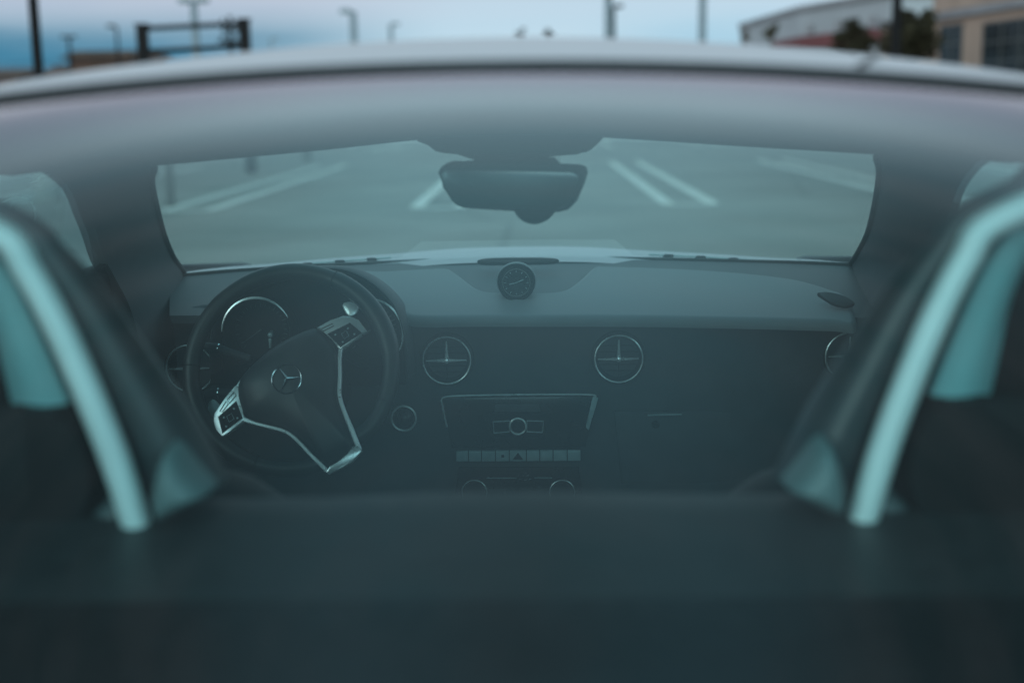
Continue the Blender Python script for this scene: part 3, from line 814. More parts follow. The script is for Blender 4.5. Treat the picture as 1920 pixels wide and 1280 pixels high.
# ---- steering wheel, turned about 37 degrees anticlockwise
WC = at(546, 691, 2.13)
WT = R(23)
WN = Vector((0, -math.cos(WT), math.sin(WT)))
WU = Vector((0, math.sin(WT), math.cos(WT)))
WR = Vector((1, 0, 0))
def wp(px, py, lift=0.0): return on_plane(px, py, WC + WN * lift, WN)
whl = empty('steering_wheel', WC)
whl.parent = car; whl.location = WC - car.location
ROT = R(37)
rimpts = []
for k in range(96):
    a = 2 * math.pi * k / 96
    r_ = 0.1712
    # flat bottom of the wheel, turned with it
    rel = (a - (R(270) + ROT) + math.pi) % (2 * math.pi) - math.pi
    if abs(rel) < R(34): r_ = min(r_, 0.1712 * math.cos(R(34)) / math.cos(rel) * 1.16)
    rimpts.append(WC + WR * r_ * math.cos(a) + WU * r_ * math.sin(a))
bm = B()
tube(bm, rimpts, [0.0145 + 0.0018 * (math.cos(2 * (2 * math.pi * k / 96 - ROT)) > 0.55) for k in range(96)], 16, True, up=WN)
finish('wheel_rim', bm, M['leather'], whl)
for ang in (66, -20, 178, 252):
    bm = B()
    a = R(ang); d = WR * math.cos(a) + WU * math.sin(a); t = WU * math.cos(a) - WR * math.sin(a)
    cpt = WC + d * 0.1712
    tube(bm, [cpt + (d * math.cos(q) + WN * math.sin(q)) * 0.0157 for q in [2 * math.pi * k / 24 for k in range(24)]], 0.0008, 5, True)
    finish('rim_stitching', bm, M['rubber'], whl)
# airbag cover
hub = [(452, 716), (470, 694), (507, 661), (545, 637), (588, 619), (606, 626), (624, 646), (634, 668), (636, 700), (635, 742), (646, 780), (662, 818), (672, 846), (646, 862), (616, 878), (590, 850), (556, 824), (532, 808), (497, 796), (464, 785), (452, 760), (447, 735)]
bm = B()
H = catmull([wp(px, py, -0.012) for px, py in hub], 3, True)
hc = sum(H, Vector()) / len(H)
em = wp(537, 710, 0.028)
rows = []
for sc_, l in ((1.0, 0.0), (1.0, 0.012), (0.985, 0.019), (0.94, 0.026), (0.8, 0.034), (0.55, 0.041), (0.28, 0.044), (0.02, 0.0445)):
    base = lerp(hc, em - WN * (em - WC).dot(WN), 1 - sc_) if sc_ < 0.9 else hc
    base = base - WN * (base - WC).dot(WN) + WN * -0.012
    rows.append([base + (p - hc) * sc_ + WN * l for p in H])
loft(bm, rows, True, cap=True)
finish('airbag_cover', bm, M['leather'], whl)
# emblem: ring with a three-pointed star
E = wp(537.5, 710, 0.0335)
bm = B()
r_ = 0.0248
tube(bm, [E + (WR * math.cos(a) + WU * math.sin(a)) * r_ for a in [2 * math.pi * k / 48 for k in range(48)]], 0.0012, 8, True, up=WN)
for ang in (90, 210, 330):
    a = R(ang + 36); d = WR * math.cos(a) + WU * math.sin(a); sd = WU * math.cos(a) - WR * math.sin(a)
    tip = E + d * r_; w = 0.0034
    v = [bm.verts.new(q) for q in (tip, E + d * 0.002 + sd * w, E + WN * 0.003, E + d * 0.002 - sd * w)]
    bm.faces.new((v[0], v[1], v[2])); bm.faces.new((v[0], v[2], v[3]))
finish('star_emblem', bm, M['chrome'], whl)
# silver spoke trim
def trim(name, pts, w, lift=0.009, h=0.009, closed=False, n_=4, m='silver'):
    P = [wp(px, py, lift) for px, py in pts]
    if n_: P = catmull(P, n_, closed)
    ww = w if not isinstance(w, list) else [interp(i, [len(P) * k / (len(w) - 1) for k in range(len(w))], w) for i in range(len(P))]
    bm = B(); ribbon(bm, P, WN, ww, h, closed); return finish(name, bm, M[m], whl)
trim('spoke_trim', [(640, 655), (638, 672), (638.5, 705), (637.5, 742), (647, 774), (661, 808), (675, 844)], [0.007, 0.0058, 0.0062, 0.0065, 0.008, 0.008])
trim('spoke_trim', [(459, 787), (478, 794), (505, 801), (534, 809), (555, 823), (582, 851), (614, 883)], [0.008, 0.0052, 0.0055, 0.006, 0.006, 0.007])
bm = B(); prism(bm, [wp(px, py, 0.010) for px, py in [(612, 886), (620, 874), (640, 866), (655, 853), (662, 838), (672, 836), (680, 846), (662, 866), (640, 878), (617, 889)]], WN, 0.009, 0.002)
finish('spoke_foot', bm, M['silver'], whl)
def pod(outer, inner, caps):
    bm = B(); prism(bm, [wp(px, py, 0.0) for px, py in outer], WN, 0.012, 0.003)
    s_ = finish('spoke_panel', bm, M['silver'], whl)
    bm = B(); prism(bm, [wp(px, py, 0.008) for px, py in inner], WN, 0.006, 0.0015)
    finish('button_panel', bm, M['dark'], whl)
    c_ = [sum(p[0] for p in inner) / 4, sum(p[1] for p in inner) / 4]
    bm = B()
    for i in range(4):
        m_ = (inner[i][0] * 0.55 + c_[0] * 0.45, inner[i][1] * 0.55 + c_[1] * 0.45)
        lathe(bm, [(0.0001, 0.001), (0.0016, 0.0008), (0.0018, 0)], wp(m_[0], m_[1], 0.0142), WN, 8)
    ribbon(bm, [wp(c_[0] + dx, c_[1] + dy, 0.014) for dx, dy in ((-7, -2), (2, -8), (7, 2), (-2, 8))], WN, 0.0008, 0.0006, True)
    finish('button_marks', bm, M['button'], whl)
    for cp in caps:
        bm = B(); ribbon(bm, [wp(px, py, 0.0125) for px, py in cp], WN, 0.0009, 0.0012, True); finish('rocker_switch', bm, M['dark'], whl)
pod([(595, 617), (622, 603), (645, 594), (660, 596), (674, 602), (690, 624), (664, 641), (642, 658), (634, 653), (620, 630)],
    [(614, 627), (657, 606), (679, 625), (639, 652)], [[(603, 616), (623, 607), (626, 611), (606, 621)]])
pod([(455, 710), (446, 727), (424, 750), (404, 777), (403, 790), (412, 827), (434, 810), (458, 793), (463, 785), (455, 770), (448, 745), (450, 728)],
    [(410, 782), (444, 752), (456, 784), (418, 813)], [[(426, 749), (439, 735), (443, 741), (430, 756)], [(412, 771), (424, 752), (428, 757), (417, 772)]])
# gear paddles behind the spokes
bm = B(); prism(bm, catmull([wp(px, py, -0.03) for px, py in [(643, 572), (652, 567), (664, 569), (672, 577), (669, 588), (656, 594), (647, 584)]], 3, True), WN, 0.006, 0.002); finish('gear_paddle', bm, M['silver'], whl)
bm = B(); prism(bm, catmull([wp(px, py, -0.03) for px, py in [(392, 758), (400, 749), (410, 756), (416, 770), (404, 782), (394, 778)]], 3, True), WN, 0.006, 0.002); finish('gear_paddle', bm, M['button'], whl)
# column stalks
bm = B(); tube(bm, [wp(470, 672, -0.05), wp(430, 660, -0.05), wp(405, 652, -0.045), wp(384, 648, -0.045)], [0.006, 0.007, 0.009, 0.006], 12); st = finish('column_stalk', bm, M['trim'], car)
bm = B(); tube(bm, [wp(411, 653.5, -0.046), wp(409, 653, -0.046)], 0.0095, 14); finish('stalk_ring', bm, M['chrome'], st)
bm = B(); tube(bm, [wp(460, 742, -0.055), wp(430, 736, -0.055), wp(400, 737, -0.05), wp(378, 744, -0.05)], [0.006, 0.007, 0.009, 0.006], 12); st = finish('column_stalk', bm, M['trim'], car)
bm = B(); tube(bm, [wp(411, 736.5, -0.052), wp(409, 736.5, -0.052)], 0.0095, 14); finish('stalk_ring', bm, M['chrome'], st)
# steering column
bm = B(); tube(bm, [WC - WN * 0.02, WC - WN * 0.08, WC - WN * 0.22], [0.045, 0.06, 0.07], 24); finish('steering_column', bm, M['dark'], car)

# ---- overhead console + rear-view mirror
MN = (BACK + Vector((-0.27, 0, -0.175))).normalized()
plate('overhead_console', [(772, 262), (790, 256), (806, 270), (820, 282), (832, 285), (886, 288), (897, 301), (1018, 301), (1033, 284), (1082, 280), (1095, 284.5), (1106, 280), (1118, 268), (1131, 255), (1131, 225), (772, 225)], 2.00, 0.045, M['liner'], car, 0.006)
bm = B(); prism(bm, [at(px, py, 1.99) for px, py in [(890, 290), (1030, 287), (1018, 330), (900, 330)]], BACK, 0.05, 0.006)
mount = finish('mirror_mount', bm, M['pillar'], car)
mpx = [(821, 324), (826, 314), (838, 310), (880, 309), (885, 303), (893, 301), (1030, 303), (1037, 310), (1040, 315), (1080, 317), (1090, 321), (1094, 332), (1088, 352), (1074, 385), (1064, 394), (1048, 398), (1010, 397), (870, 391), (856, 386), (846, 376), (832, 350)]
MC = at(958, 352, 1.86)
bm = B(); prism(bm, [on_plane(px, py, MC, MN) - MN * 0.03 for px, py in mpx], MN, 0.034, 0.007, seg=3)
mir = finish('rearview_mirror', bm, M['trim'], car)
gpx = [(831, 326), (836, 319), (846, 317), (960, 318), (1074, 322), (1084, 327), (1086, 334), (1068, 380), (1060, 388), (1046, 391), (960, 389), (872, 384), (860, 380), (852, 371), (838, 347)]
bm = B(); prism(bm, [on_plane(px, py, MC, MN) + MN * 0.0045 for px, py in gpx], MN, 0.0015, 0.0004)
finish('mirror_glass', bm, M['mirror'], mir)
bm = B()
dc = on_plane(989, 391, MC, MN) - MN * 0.036
lathe(bm, [(0.0001, 0.026), (0.014, 0.024), (0.025, 0.017), (0.0315, 0.006), (0.033, -0.006), (0.033, -0.02)], dc, MN, 36)
finish('mirror_sensor', bm, M['trim'], mir)

# ================================================================== THE PLACE
bm = B()
G = 1500
loft(bm, [[Vector((x, y, 0)) for x in (-G, -60, 0, 60, G)] for y in (-G, -20, 40, 120, G)])
tag(finish('ground', bm, M['asphalt'], smooth=False), 'worn grey asphalt of the parking lot', 'ground', kind='structure')

# painted hairpin bay lines
bm = B()
base = at(1297, 382, 16.2)
d0 = base.y * 1.25 / base.y if False else None
Y0 = CAM.y + (CAM.z / (CAM.z - at(1297, 384, 10).z)) * 10
X0 = at(1297, 384, Y0).x
SP = at(1297, 384, Y0).x - at(820, 389, Y0).x
hwid = (at(1340, 384, Y0).x - at(1255, 384, Y0).x) / 2
Y1 = Y0 + 12.0
for k in range(-6, 6):
    xc = X0 + SP * k
    p = [Vector((xc - hwid, Y1, 0.004))]
    p += [Vector((xc - hwid, Y0 + 0.15, 0.004))]
    p += [Vector((xc - hwid * math.cos(a), Y0 + 0.15 - 0.15 * math.sin(a), 0.004)) for a in linsp(0.3, math.pi - 0.3, 7)]
    p += [Vector((xc + hwid, Y0 + 0.15, 0.004)), Vector((xc + hwid, Y1, 0.004))]
    wd = 0.165
    rows = []
    for i, q in enumerate(p):
        t = (p[min(i + 1, len(p) - 1)] - p[max(i - 1, 0)]).normalized(); s_ = Vector((-t.y, t.x, 0))
        rows.append([q - s_ * wd / 2, q + s_ * wd / 2])
    loft(bm, rows)
# far row and a lane line
for k in range(-9, 9):
    xc = X0 + SP * k
    for dx in (-hwid, hwid):
        loft(bm, [[Vector((xc + dx - 0.055, y, 0.004)), Vector((xc + dx + 0.055, y, 0.004))] for y in (Y1 + 9, Y1 + 20)])
tag(finish('parking_markings', bm, M['line'], smooth=False), 'worn white parking bay lines on the asphalt', 'road marking', kind='structure')
bm = B()
box(bm, (-34, Y1 + 24, 0.06), (50, 1.4, 0.13), bev=0.02)
box(bm, (34, Y1 + 30, 0.06), (60, 1.4, 0.13), bev=0.02)
tag(finish('kerb', bm, M['kerb'], smooth=False), 'pale concrete kerbs across the far side of the lot', 'kerb', kind='structure')

# ---- lamp posts
def lamp(name, px, py, Y, top, r_, head, m, label, base=True):
    b = at(px, py, Y); x = b.x
    bm = B()
    tube(bm, [Vector((x, Y, 0)), Vector((x, Y, top * 0.5)), Vector((x, Y, top))], [r_, r_ * 0.85, r_ * 0.7], 14)
    root = empty(name, (x, Y, 0))
    finish('pole', bm, m, root)
    if base:
        bm = B(); lathe(bm, [(r_ * 1.0, 0.75), (r_ * 2.6, 0.72), (r_ * 2.7, 0.0)], (x, Y, 0), Vector((0, 0, 1)), 20); finish('base', bm, M['kerb'], root)
    for s in head:
        bm = B()
        box(bm, (x + s * 0.28, Y, top + 0.02), (0.42, 0.3, 0.16), bev=0.06)
        tube(bm, [Vector((x, Y, top - 0.05)), Vector((x + s * 0.15, Y, top + 0.0))], 0.04, 8)
        h = finish('lamp_head', bm, m, root)
        bm = B(); box(bm, (x + s * 0.3, Y, top - 0.07), (0.26, 0.2, 0.03), bev=0.01); finish('lens', bm, M['lamp_lens'], h)
    tag(root, label, 'street lamp', 'lamp posts round the parking lot')
    return root
def ztop(px, py, Y): return at(px, py, Y).z
lamp('street_lamp', 72, 130, 18.0, 8.0, 0.075, (-1, 1), M['pole_dark'], 'tall black lamp post at the far left, its top out of the picture')
lamp('street_lamp', 131, 100, 85, ztop(131, 70, 85), 0.13, (-1, 1), M['pole_dark'], 'short distant lamp post above the low houses left of the brown building')
lamp('street_lamp', 221, 90, 70, ztop(219, 50, 70), 0.09, (-1,), M['pole_dark'], 'thin dark lamp post rising over the brown flat roofed building')
lamp('street_lamp', 366, 60, 42, ztop(362, 2, 42), 0.16, (-1, 1), M['pole_grey'], 'grey lamp post seen inside the black post frame')
lamp('street_lamp', 508, 78, 95, ztop(508, 74, 95), 0.10, (1,), M['pole_grey'], 'small distant lamp post just right of the black post frame')
lamp('street_lamp', 663, 50, 48, ztop(662, 22, 48), 0.17, (-1,), M['pole_grey'], 'pale blue grey lamp post with its single head on the left side')
lamp('street_lamp', 733, 55, 75, ztop(733, 46, 75), 0.16, (1,), M['pole_grey'], 'faint far lamp post right of the single headed pale one')
lamp('street_lamp', 1141, 40, 44, 6.4, 0.17, (), M['pole_grey'], 'tall pale lamp post standing close beside a dark headed one right of centre')
lamp('street_lamp', 1149, 40, 62, ztop(1149, 13, 62), 0.16, (1,), M['pole_dark'], 'darker lamp post with its head on the right, behind the tall pale one')
lamp('street_lamp', 1317, 40, 40, 6.5, 0.14, (-1, 1), M['pole_grey'], 'plain grey blue lamp post left of the pale warehouse')
lamp('street_lamp', 1681, 40, 34, 7.0, 0.15, (1,), M['pole_dark'], 'thick dark lamp post in front of the large dark tree at right')

# ---- short grey posts seen through the glass at left
for px, y0, lab in ((321, 388, 'short grey post near the left end of the windshield'), (576, 303, 'faint grey post farther off, right of the frame leg')):
    d = at(px, y0, 10); Y = 10 * CAM.z / (CAM.z - d.z); x = at(px, y0, Y).x
    root = empty('bollard', (x, Y, 0)); r_ = 0.055 if Y < 25 else 0.1
    bm = B(); tube(bm, [Vector((x, Y, 0)), Vector((x, Y, 1.35))], r_, 14); finish('post', bm, M['mullion'], root)
    bm = B(); lathe(bm, [(r_ * 1.12, 1.34), (r_ * 1.12, 1.37), (r_ * 0.8, 1.40), (0.0001, 1.415)], (x, Y, 0), Vector((0, 0, 1)), 14); finish('cap', bm, M['pole_dark'], root)
    tag(root, lab, 'post', 'short grey posts')

# ---- black frame of two posts and two bars
d = at(470, 326, 10); FYY = 10 * CAM.z / (CAM.z - d.z)
xl, xr = at(268, 80, FYY - 0.3).x, at(459, 70, FYY + 0.3).x
root = empty('post_frame', ((xl + xr) / 2, FYY, 0))
for x, yy, top_ in ((xl, FYY - 0.3, ztop(264, 48, FYY - 0.3)), (xr, FYY + 0.3, ztop(457, 38, FYY + 0.3))):
    bm = B(); box(bm, (x, yy, top_ / 2), (0.19, 0.19, top_), bev=0.01); finish('post', bm, M['pole_dark'], root)
    bm = B(); box(bm, (x, yy, top_ + 0.012), (0.24, 0.24, 0.03), bev=0.006); finish('post_cap', bm, M['pole_dark'], root)
for (a, b) in (((276, 54), (451, 45)), ((276, 97), (451, 88))):
    A_, B_ = at(a[0], a[1], FYY - 0.3), at(b[0], b[1], FYY + 0.3)
    bm = B(); ribbon(bm, [A_, B_], BACK, 0.09, 0.06); finish('crossbar', bm, M['pole_dark'], root)
tag(root, 'tall black frame of two square posts joined by two bars at left', 'frame')

# ---- utility mast behind the frame
x = at(432, 60, 80).x
root = empty('utility_mast', (x, 80, 0)); tz = ztop(432, 30, 80)
bm = B(); tube(bm, [Vector((x, 80, 0)), Vector((x, 80, tz))], [0.18, 0.12], 10); finish('pole', bm, M['pole_dark'], root)
for dz, w in ((0.5, 1.5), (0.9, 1.1), (1.5, 1.6), (1.8, 0.9)):
    bm = B(); box(bm, (x, 80, tz - dz), (w, 0.16, 0.16), bev=0.02); box(bm, (x - w * 0.3, 80, tz - dz + 0.15), (0.18, 0.16, 0.3), bev=0.03); box(bm, (x + w * 0.35, 80, tz - dz + 0.13), (0.16, 0.16, 0.26), bev=0.03); finish('crossarm', bm, M['pole_dark'], root)
tag(root, 'dark utility mast with stubby crossarms beside the right post of the black frame', 'utility pole')

# ---- overhead wires at far left are too thin to count apart: one cable pair
bm = B()
for py in (118, 125):
    tube(bm, catmull([at(-60, py + 2, 90), at(60, py, 88), at(150, py - 4, 86), at(265, py - 8, 84)], 5), 0.02, 6)
tag(finish('overhead_wires', bm, M['pole_dark']), 'thin dark wires strung above the low houses at far left', 'wires')

# ---- buildings
def wallbox(bm, a, b, z0, z1, th, mi=0):
    """wall standing on the ground line a-b, th thick on its far side"""
    a = Vector((a[0], a[1], 0)); b = Vector((b[0], b[1], 0))
    t = (b - a).normalized(); nrm = Vector((-t.y, t.x, 0))
    if nrm.dot(a - CAM) < 0: nrm = -nrm
    P = [a, b, b + nrm * th, a + nrm * th]
    lo = [bm.verts.new((p.x, p.y, z0)) for p in P]; hi = [bm.verts.new((p.x, p.y, z1)) for p in P]
    fs = [bm.faces.new(lo[::-1]), bm.faces.new(hi)] + [bm.faces.new((lo[i], lo[(i + 1) % 4], hi[(i + 1) % 4], hi[i])) for i in range(4)]
    for f in fs: f.material_index = mi
    return t, nrm
# tan building at right
A = at(1920, 60, 47); Bp = at(1655, 60, 60)
ta = Vector((A.x, A.y, 0)); tb = Vector((Bp.x, Bp.y, 0)); tv = (ta - tb).normalized(); tn = Vector((tv.y, -tv.x, 0))
if tn.dot(ta - Vector((CAM.x, CAM.y, 0))) > 0: tn = -tn           # faces the lot
Aext = ta + tv * 12
zc = ztop(1920, 14, 47)
root = empty('tan_building', (tb.x, tb.y, 0))
bm = B(); wallbox(bm, Aext, tb, 0, zc, 14); finish('wall', bm, M['tan'], root, smooth=False)
bm = B(); wallbox(bm, Aext + tn * 0.25 + tv * 0.25, tb + tn * 0.25 - tv * 0.25, zc, zc + 0.30, 14.5); finish('cornice', bm, M['cornice'], root, smooth=False)
bm = B(); wallbox(bm, Aext - tn * 1.2, tb - tn * 1.2 + tv * 2.6, zc + 0.3, zc + 2.6, 12); up = finish('upper_wall', bm, M['tan'], root, smooth=False)
def facade(px, py):      # point of the facade plane under a photo pixel
    return on_plane(px, py, ta, tn)
def win(x0, x1, y0, y1, nv, nh):
    a = facade(x0, y0); b = facade(x1, y0); c0 = facade(x0, y1)
    za, zb = a.z, max(0.3, c0.z)
    bm = B(); wallbox(bm, a + tn * 0.012, b + tn * 0.012, zb, za, 0.01)
    o = finish('window', bm, M['window'], root, smooth=False)
    bm = B()
    u = Vector((b.x - a.x, b.y - a.y, 0)); a2 = Vector((a.x, a.y, 0))
    rotm = Matrix.Rotation(math.atan2(u.y, u.x), 3, 'Z')
    for k in range(nv + 1):
        p = a2 + u * (k / nv) + tn * 0.03; box(bm, (p.x, p.y, (za + zb) / 2), (0.06, 0.05, za - zb), rotm)
    for k in range(nh + 1):
        p = a2 + u * 0.5 + tn * 0.034; box(bm, (p.x, p.y, zb + (za - zb) * k / nh), (u.length + 0.06, 0.05, 0.06), rotm)
    finish('window_frame', bm, M['mullion'], o, smooth=False)
win(1766, 1806, 50, 190, 2, 4)
win(1846, 1998, 45, 190, 4, 4)
tag(root, 'tan stucco building with grey cornice and tall dark windows at right edge', 'building')
# pale warehouse with red band
zw = ztop(1500, 22, 92)
pts = [at(1388, 60, 112), at(1500, 60, 92), at(1668, 60, 80)]
root = empty('warehouse', (pts[1].x, pts[1].y, 0))
bm = B()
for a, b in zip(pts, pts[1:]): wallbox(bm, a, b, 0, zw, 3.0)
finish('wall', bm, M['metalwall'], root, smooth=False)
bm = B()
for a, b in zip(pts, pts[1:]):
    v = Vector((-0.7, -0.7, 0)) * 0.3
    wallbox(bm, a + v, b + v, zw + 0.003, zw + 0.35, 3.4)
finish('roof', bm, M['cornice'], root, smooth=False)
bm = B()
a, b = at(1462, 60, 98) , at(1662, 60, 80)
a = lerp(pts[1], pts[0], 0.35); b = pts[2]
zt = ztop(1540, 66, 89)
for p, q in ((a, pts[1]), (pts[1], b)):
    v = Vector((-0.55, -0.8, 0)) * 0.5
    wallbox(bm, p + v, q + v, zt - 0.9, zt, 0.45)
finish('awning', bm, M['redband'], root, smooth=False)
for f_ in (0.15, 0.5, 0.85):
    bm = B()
    p = lerp(pts[1], pts[2], f_); box(bm, (p.x - 0.25, p.y - 0.25, zw - 1.3), (0.5, 0.2, 0.5), Matrix.Rotation(R(-35), 3, 'Z'), bev=0.05)
    finish('wall_lamp', bm, M['cornice'], root)
tag(root, 'long pale grey warehouse with a red awning band behind the trees', 'warehouse')
# brown flat-roofed building at left
root = empty('brown_building', (at(183, 110, 100).x, 100, 0))
x0, x1 = at(128, 110, 100).x, at(248, 110, 100).x; zt = ztop(190, 95, 100)
bm = B(); wallbox(bm, (x0 + 0.2, 100), (x1 - 0.2, 100), 0, zt - 0.4, 10); finish('wall', bm, M['brown'], root, smooth=False)
bm = B()
loft(bm, [[Vector((x0 - 0.6, 99.4, zt - 0.6)), Vector((x1 + 0.3, 99.4, zt - 0.6)), Vector((x1 + 0.3, 111, zt - 0.6)), Vector((x0 - 0.6, 111, zt - 0.6))], [Vector((x0 + 0.5, 100.2, zt)), Vector((x1, 100.2, zt)), Vector((x1, 110, zt)), Vector((x0 + 0.5, 110, zt))]], True, cap=True)
finish('roof', bm, M['brown2'], root, smooth=False)
bm = B(); wallbox(bm, (x0 + 1.0, 99.97), (x1 - 1.0, 99.97), 1.0, 2.4, 0.02); finish('window', bm, M['window'], root, smooth=False)
tag(root, 'low brown building with a dark flat roof beyond the lot at left', 'building')
# low houses at far left
for i, (pa, pb, py, Y, lab, mm) in enumerate(((-70, 30, 127, 105, 'dark low house cut by the left edge of the picture', 'brown2'), (28, 78, 130, 110, 'small reddish house behind the tall black lamp post', 'brown'), (80, 118, 121, 118, 'narrow dark house next to the brown flat building', 'brown2'))):
    x0, x1 = at(pa, py, Y).x, at(pb, py, Y).x; zt = max(2.6, ztop((pa + pb) / 2, py, Y))
    root = empty('house', ((x0 + x1) / 2, Y, 0))
    bm = B(); wallbox(bm, (x0, Y), (x1, Y), 0, zt - 0.9, 8); finish('wall', bm, M['brown'], root, smooth=False)
    bm = B(); xm = (x0 + x1) / 2
    loft(bm, [[Vector((x0 - 0.3, Y - 0.4, zt - 0.9)), Vector((x0 - 0.3, Y + 4, zt)), Vector((x0 - 0.3, Y + 8.4, zt - 0.9))], [Vector((x1 + 0.3, Y - 0.4, zt - 0.9)), Vector((x1 + 0.3, Y + 4, zt)), Vector((x1 + 0.3, Y + 8.4, zt - 0.9))]], True, cap=True)
    finish('roof', bm, M[mm], root, smooth=False)
    bm = B(); wallbox(bm, (xm - 0.6, Y - 0.02), (xm + 0.6, Y - 0.02), 0.9, 1.6, 0.01); finish('window', bm, M['window'], root, smooth=False)
    tag(root, lab, 'house', 'low houses at left')

# ---- trees
def tree(px, py_top, py_mid, Y, wpx, lab, m, nleaf=900, clumps=9, seed=1, name='tree'):
    rnd = random.Random(seed)
    c = at(px, py_mid, Y); top = ztop(px, py_top, Y)
    rx = wpx / 2 * Y / FPX; rz = max(0.4, top - c.z)
    root = empty(name, (c.x, Y, 0))
    bm = B()
    tube(bm, catmull([Vector((c.x, Y, 0)), Vector((c.x + rx * 0.06, Y, c.z * 0.5)), Vector((c.x, Y, c.z))], 4), [lerp(0.16, 0.07, k / 8) for k in range(9)], 8)
    for k in range(6):
        a = 2 * math.pi * k / 6 + rnd.random()
        p0 = Vector((c.x, Y, c.z - rz * 0.8)); p1 = c + Vector((rx * 0.7 * math.cos(a), rx * 0.7 * math.sin(a), rz * (rnd.random() * 0.8 - 0.2)))
        tube(bm, [p0, lerp(p0, p1, 0.55) + Vector((0, 0, 0.1)), p1], [0.06, 0.04, 0.015], 6)
    finish('trunk', bm, M['bark'], root)
    cl = []
    for k in range(clumps):
        a = rnd.random() * 6.28; rr = rnd.random() ** 0.5 * 0.75; zz = rnd.uniform(-0.95, 0.8)
        cl.append((c + Vector((rx * rr * math.cos(a) * math.sqrt(max(0.1, 1 - 0.4 * zz * zz)), rx * rr * math.sin(a), rz * zz)), rnd.uniform(0.16, 0.42)))
    bm = B()
    for k in range(nleaf):
        cc_, s_ = cl[rnd.randrange(clumps)]
        d = Vector((rnd.gauss(0, 1), rnd.gauss(0, 1), rnd.gauss(0, 1))); d.normalize(); d *= rnd.random() ** 0.4
        p = cc_ + Vector((d.x * rx * s_ * 1.1, d.y * rx * s_ * 1.1, d.z * rz * s_))
        q = Euler((rnd.random() * 6.28, rnd.random() * 6.28, rnd.random() * 6.28)).to_matrix()
        L = rx * rnd.uniform(0.07, 0.14)
        v = [bm.verts.new(p + q @ Vector(w)) for w in ((-L, 0, 0), (0, -L * 0.5, L * 0.1), (L, 0, 0), (0, L * 0.5, L * 0.1))]
        bm.faces.new(v)
    finish('crown', bm, m, root, smooth=False)
    tag(root, lab, 'tree')
tree(1703, 18, 74, 46, 112, 'large dark bushy tree behind the thick lamp post at right', M['leaf1'], 4200, 34, 3)
tree(1598, 36, 68, 55, 92, 'spreading dark olive tree in front of the red band', M['leaf1'], 2400, 26, 5)
tree(1447, 42, 58, 70, 40, 'small ragged olive tree before the pale warehouse', M['leaf2'], 700, 8, 9)
tree(1394, 44, 62, 95, 26, 'tiny thin tree at the far end of the warehouse', M['leaf2'], 350, 6, 12)
tree(976, 53, 66, 130, 26, 'distant round treetop just above the roof, left one of two', M['leaf1'], 600, 7, 14)
tree(1028, 56, 68, 130, 30, 'distant low treetop just above the roof, right one of two', M['leaf1'], 600, 7, 16)

# ================================================================== LIGHT
w = bpy.data.worlds.new('World'); sc.world = w; w.use_nodes = True
nt = w.node_tree; N, L = nt.nodes, nt.links
bg = N['Background']
SUN_EL, SUN_AZ = 14.0, 215.0        # low, behind and to the left of the camera
tc = N.new('ShaderNodeTexCoord')
sep = N.new('ShaderNodeSeparateXYZ'); L.new(tc.outputs['Generated'], sep.inputs[0])
sky = N.new('ShaderNodeTexSky'); sky.sky_type = 'NISHITA'; sky.sun_disc = False
sky.sun_elevation = R(SUN_EL); sky.sun_rotation = R(SUN_AZ); sky.air_density = 1.2; sky.dust_density = 2.0
def math_(op, a=None, b=None, c=None):
    n = N.new('ShaderNodeMath'); n.operation = op
    for i, v in enumerate((a, b, c)):
        if v is None: continue
        if isinstance(v, (int, float)): n.inputs[i].default_value = v
        else: L.new(v, n.inputs[i])
    return n.outputs[0]
def mapr(v, a, b, c=0.0, d=1.0, smooth=True):
    n = N.new('ShaderNodeMapRange'); n.interpolation_type = 'SMOOTHSTEP' if smooth else 'LINEAR'
    L.new(v, n.inputs['Value'])
    n.inputs['From Min'].default_value = a; n.inputs['From Max'].default_value = b; n.inputs['To Min'].default_value = c; n.inputs['To Max'].default_value = d
    return n.outputs['Result']
def mixc(f, a, b, mode='MIX'):
    n = N.new('ShaderNodeMixRGB'); n.blend_type = mode
    if isinstance(f, (int, float)): n.inputs[0].default_value = f
    else: L.new(f, n.inputs[0])
    for i, v in ((1, a), (2, b)):
        if isinstance(v, tuple): n.inputs[i].default_value = v + (1,)
        else: L.new(v, n.inputs[i])
    return n.outputs[0]
el = math_('ARCSINE', sep.outputs['Z'])
az = math_('ARCTAN2', sep.outputs['X'], sep.outputs['Y'])
ramp = N.new('ShaderNodeValToRGB')
L.new(mapr(el, 0, math.pi / 2, smooth=False), ramp.inputs[0])
def stop(i, pos, col):
    e = ramp.color_ramp.elements
    x = e[i] if i < len(e) and i in (0, 1) and False else None
    return x
er = ramp.color_ramp.elements
STOPS = [(0.0, (0.53, 0.76, 0.89)), (0.035, (0.52, 0.73, 0.88)), (0.06, (0.53, 0.67, 0.82)), (0.11, (0.88, 0.94, 1.05)), (0.21, (0.88, 0.94, 1.05)), (0.28, (0.54, 0.55, 0.70)), (0.325, (0.58, 0.69, 0.85)), (0.385, (0.76, 1.08, 1.24)), (0.47, (0.42, 0.76, 0.91)),
         (0.55, (0.40, 0.85, 1.01)), (0.72, (0.38, 0.83, 1.03)), (0.84, (0.27, 0.58, 0.73)), (0.93, (0.16, 0.36, 0.45)), (1.0, (0.11, 0.25, 0.31))]
er[0].position = STOPS[0][0]; er[0].color = STOPS[0][1] + (1,)
er[1].position = STOPS[-1][0]; er[1].color = STOPS[-1][1] + (1,)
for p_, c_ in STOPS[1:-1]:
    e = er.new(p_); e.color = c_ + (1,)
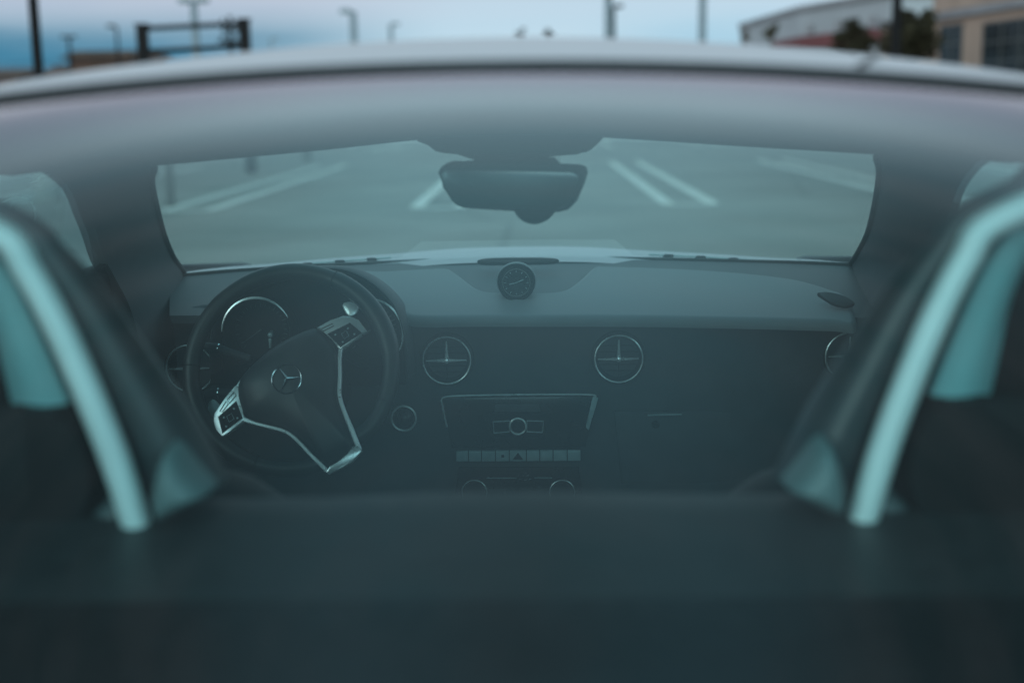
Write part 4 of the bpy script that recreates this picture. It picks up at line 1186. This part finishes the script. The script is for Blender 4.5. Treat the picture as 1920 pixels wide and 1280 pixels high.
# streaky cloud noise
mp = N.new('ShaderNodeMapping'); mp.inputs['Scale'].default_value = (2.2, 2.2, 22); L.new(tc.outputs['Generated'], mp.inputs[0])
nz = N.new('ShaderNodeTexNoise'); nz.inputs['Scale'].default_value = 1.6; nz.inputs['Detail'].default_value = 5; L.new(mp.outputs[0], nz.inputs['Vector'])
cl = mapr(nz.outputs['Fac'], 0.35, 0.68)
col = ramp.outputs['Color']
# clear cyan strip under the cloud edge, mostly at left, thinner at right
bandl = math_('MULTIPLY', mapr(el, 0.088, 0.050), mapr(az, -0.05, -0.24))
col = mixc(math_('MULTIPLY', bandl, math_('MULTIPLY_ADD', cl, -0.2, 1.0)), col, (0.030, 0.215, 0.37))
bandr = math_('MULTIPLY', math_('MULTIPLY', mapr(el, 0.075, 0.05), mapr(az, 0.02, 0.14)), mapr(nz.outputs['Fac'], 0.3, 0.6))
col = mixc(math_('MULTIPLY', bandr, 0.7), col, (0.30, 0.60, 0.80))
lil = math_('MULTIPLY', math_('MULTIPLY', mapr(el, 0.05, 0.085), mapr(el, 0.30, 0.15)), mapr(az, -0.02, -0.2))
col = mixc(math_('MULTIPLY', lil, 0.5), col, (0.50, 0.49, 0.64))
side = math_('MULTIPLY', mapr(math_('ABSOLUTE', sep.outputs['X']), 0.05, 0.38), mapr(el, 0.55, 0.95))
side2 = math_('MULTIPLY', mapr(math_('ABSOLUTE', sep.outputs['X']), 0.16, 0.52), mapr(el, 0.30, 0.5))
col = mixc(math_('MULTIPLY', side2, 0.6), col, (0.17, 0.30, 0.38))
col = mixc(math_('MULTIPLY', side, 0.88), col, (0.06, 0.10, 0.11))      # unseen sky dimmed to either side, added to darken the glass reflection
col = mixc(math_('MULTIPLY', cl, 0.12), col, (0.75, 0.78, 0.84))
# added fill: unseen sky behind the camera brightened to light the hoops
back = math_('MULTIPLY', mapr(math_('MULTIPLY', sep.outputs['Y'], -1.0), 0.25, 0.7), mapr(el, 0.02, 0.25))
col = mixc(back, col, (1.5, 2.0, 2.1))
# Nishita air light under the thin overcast
skys = mixc(1.0, sky.outputs['Color'], (0.10, 0.10, 0.10), 'MULTIPLY')
col = mixc(0.08, col, skys)
L.new(col, bg.inputs['Color'])
bg.inputs['Strength'].default_value = 1.0
sd = bpy.data.lights.new('sun', 'SUN'); sd.energy = 0.5; sd.angle = R(25); sd.color = (1.0, 0.95, 0.90)
sun = bpy.data.objects.new('sun', sd); COL.objects.link(sun)
a = R(SUN_AZ); e = R(SUN_EL)
dirv = Vector((math.sin(a) * math.cos(e), math.cos(a) * math.cos(e), math.sin(e)))
sun.rotation_euler = dirv.to_track_quat('Z', 'Y').to_euler()

# ================================================================== RENDER
sc.view_settings.view_transform = 'Standard'
sc.view_settings.look = 'None'
sc.view_settings.exposure = 0.0
sc.view_settings.gamma = 1.0
sc.render.engine = 'CYCLES'
sc.cycles.use_denoising = True
sc.cycles.max_bounces = 8
sc.cycles.diffuse_bounces = 4
sc.cycles.glossy_bounces = 4
sc.cycles.transparent_max_bounces = 12
sc.cycles.sample_clamp_indirect = 4.0
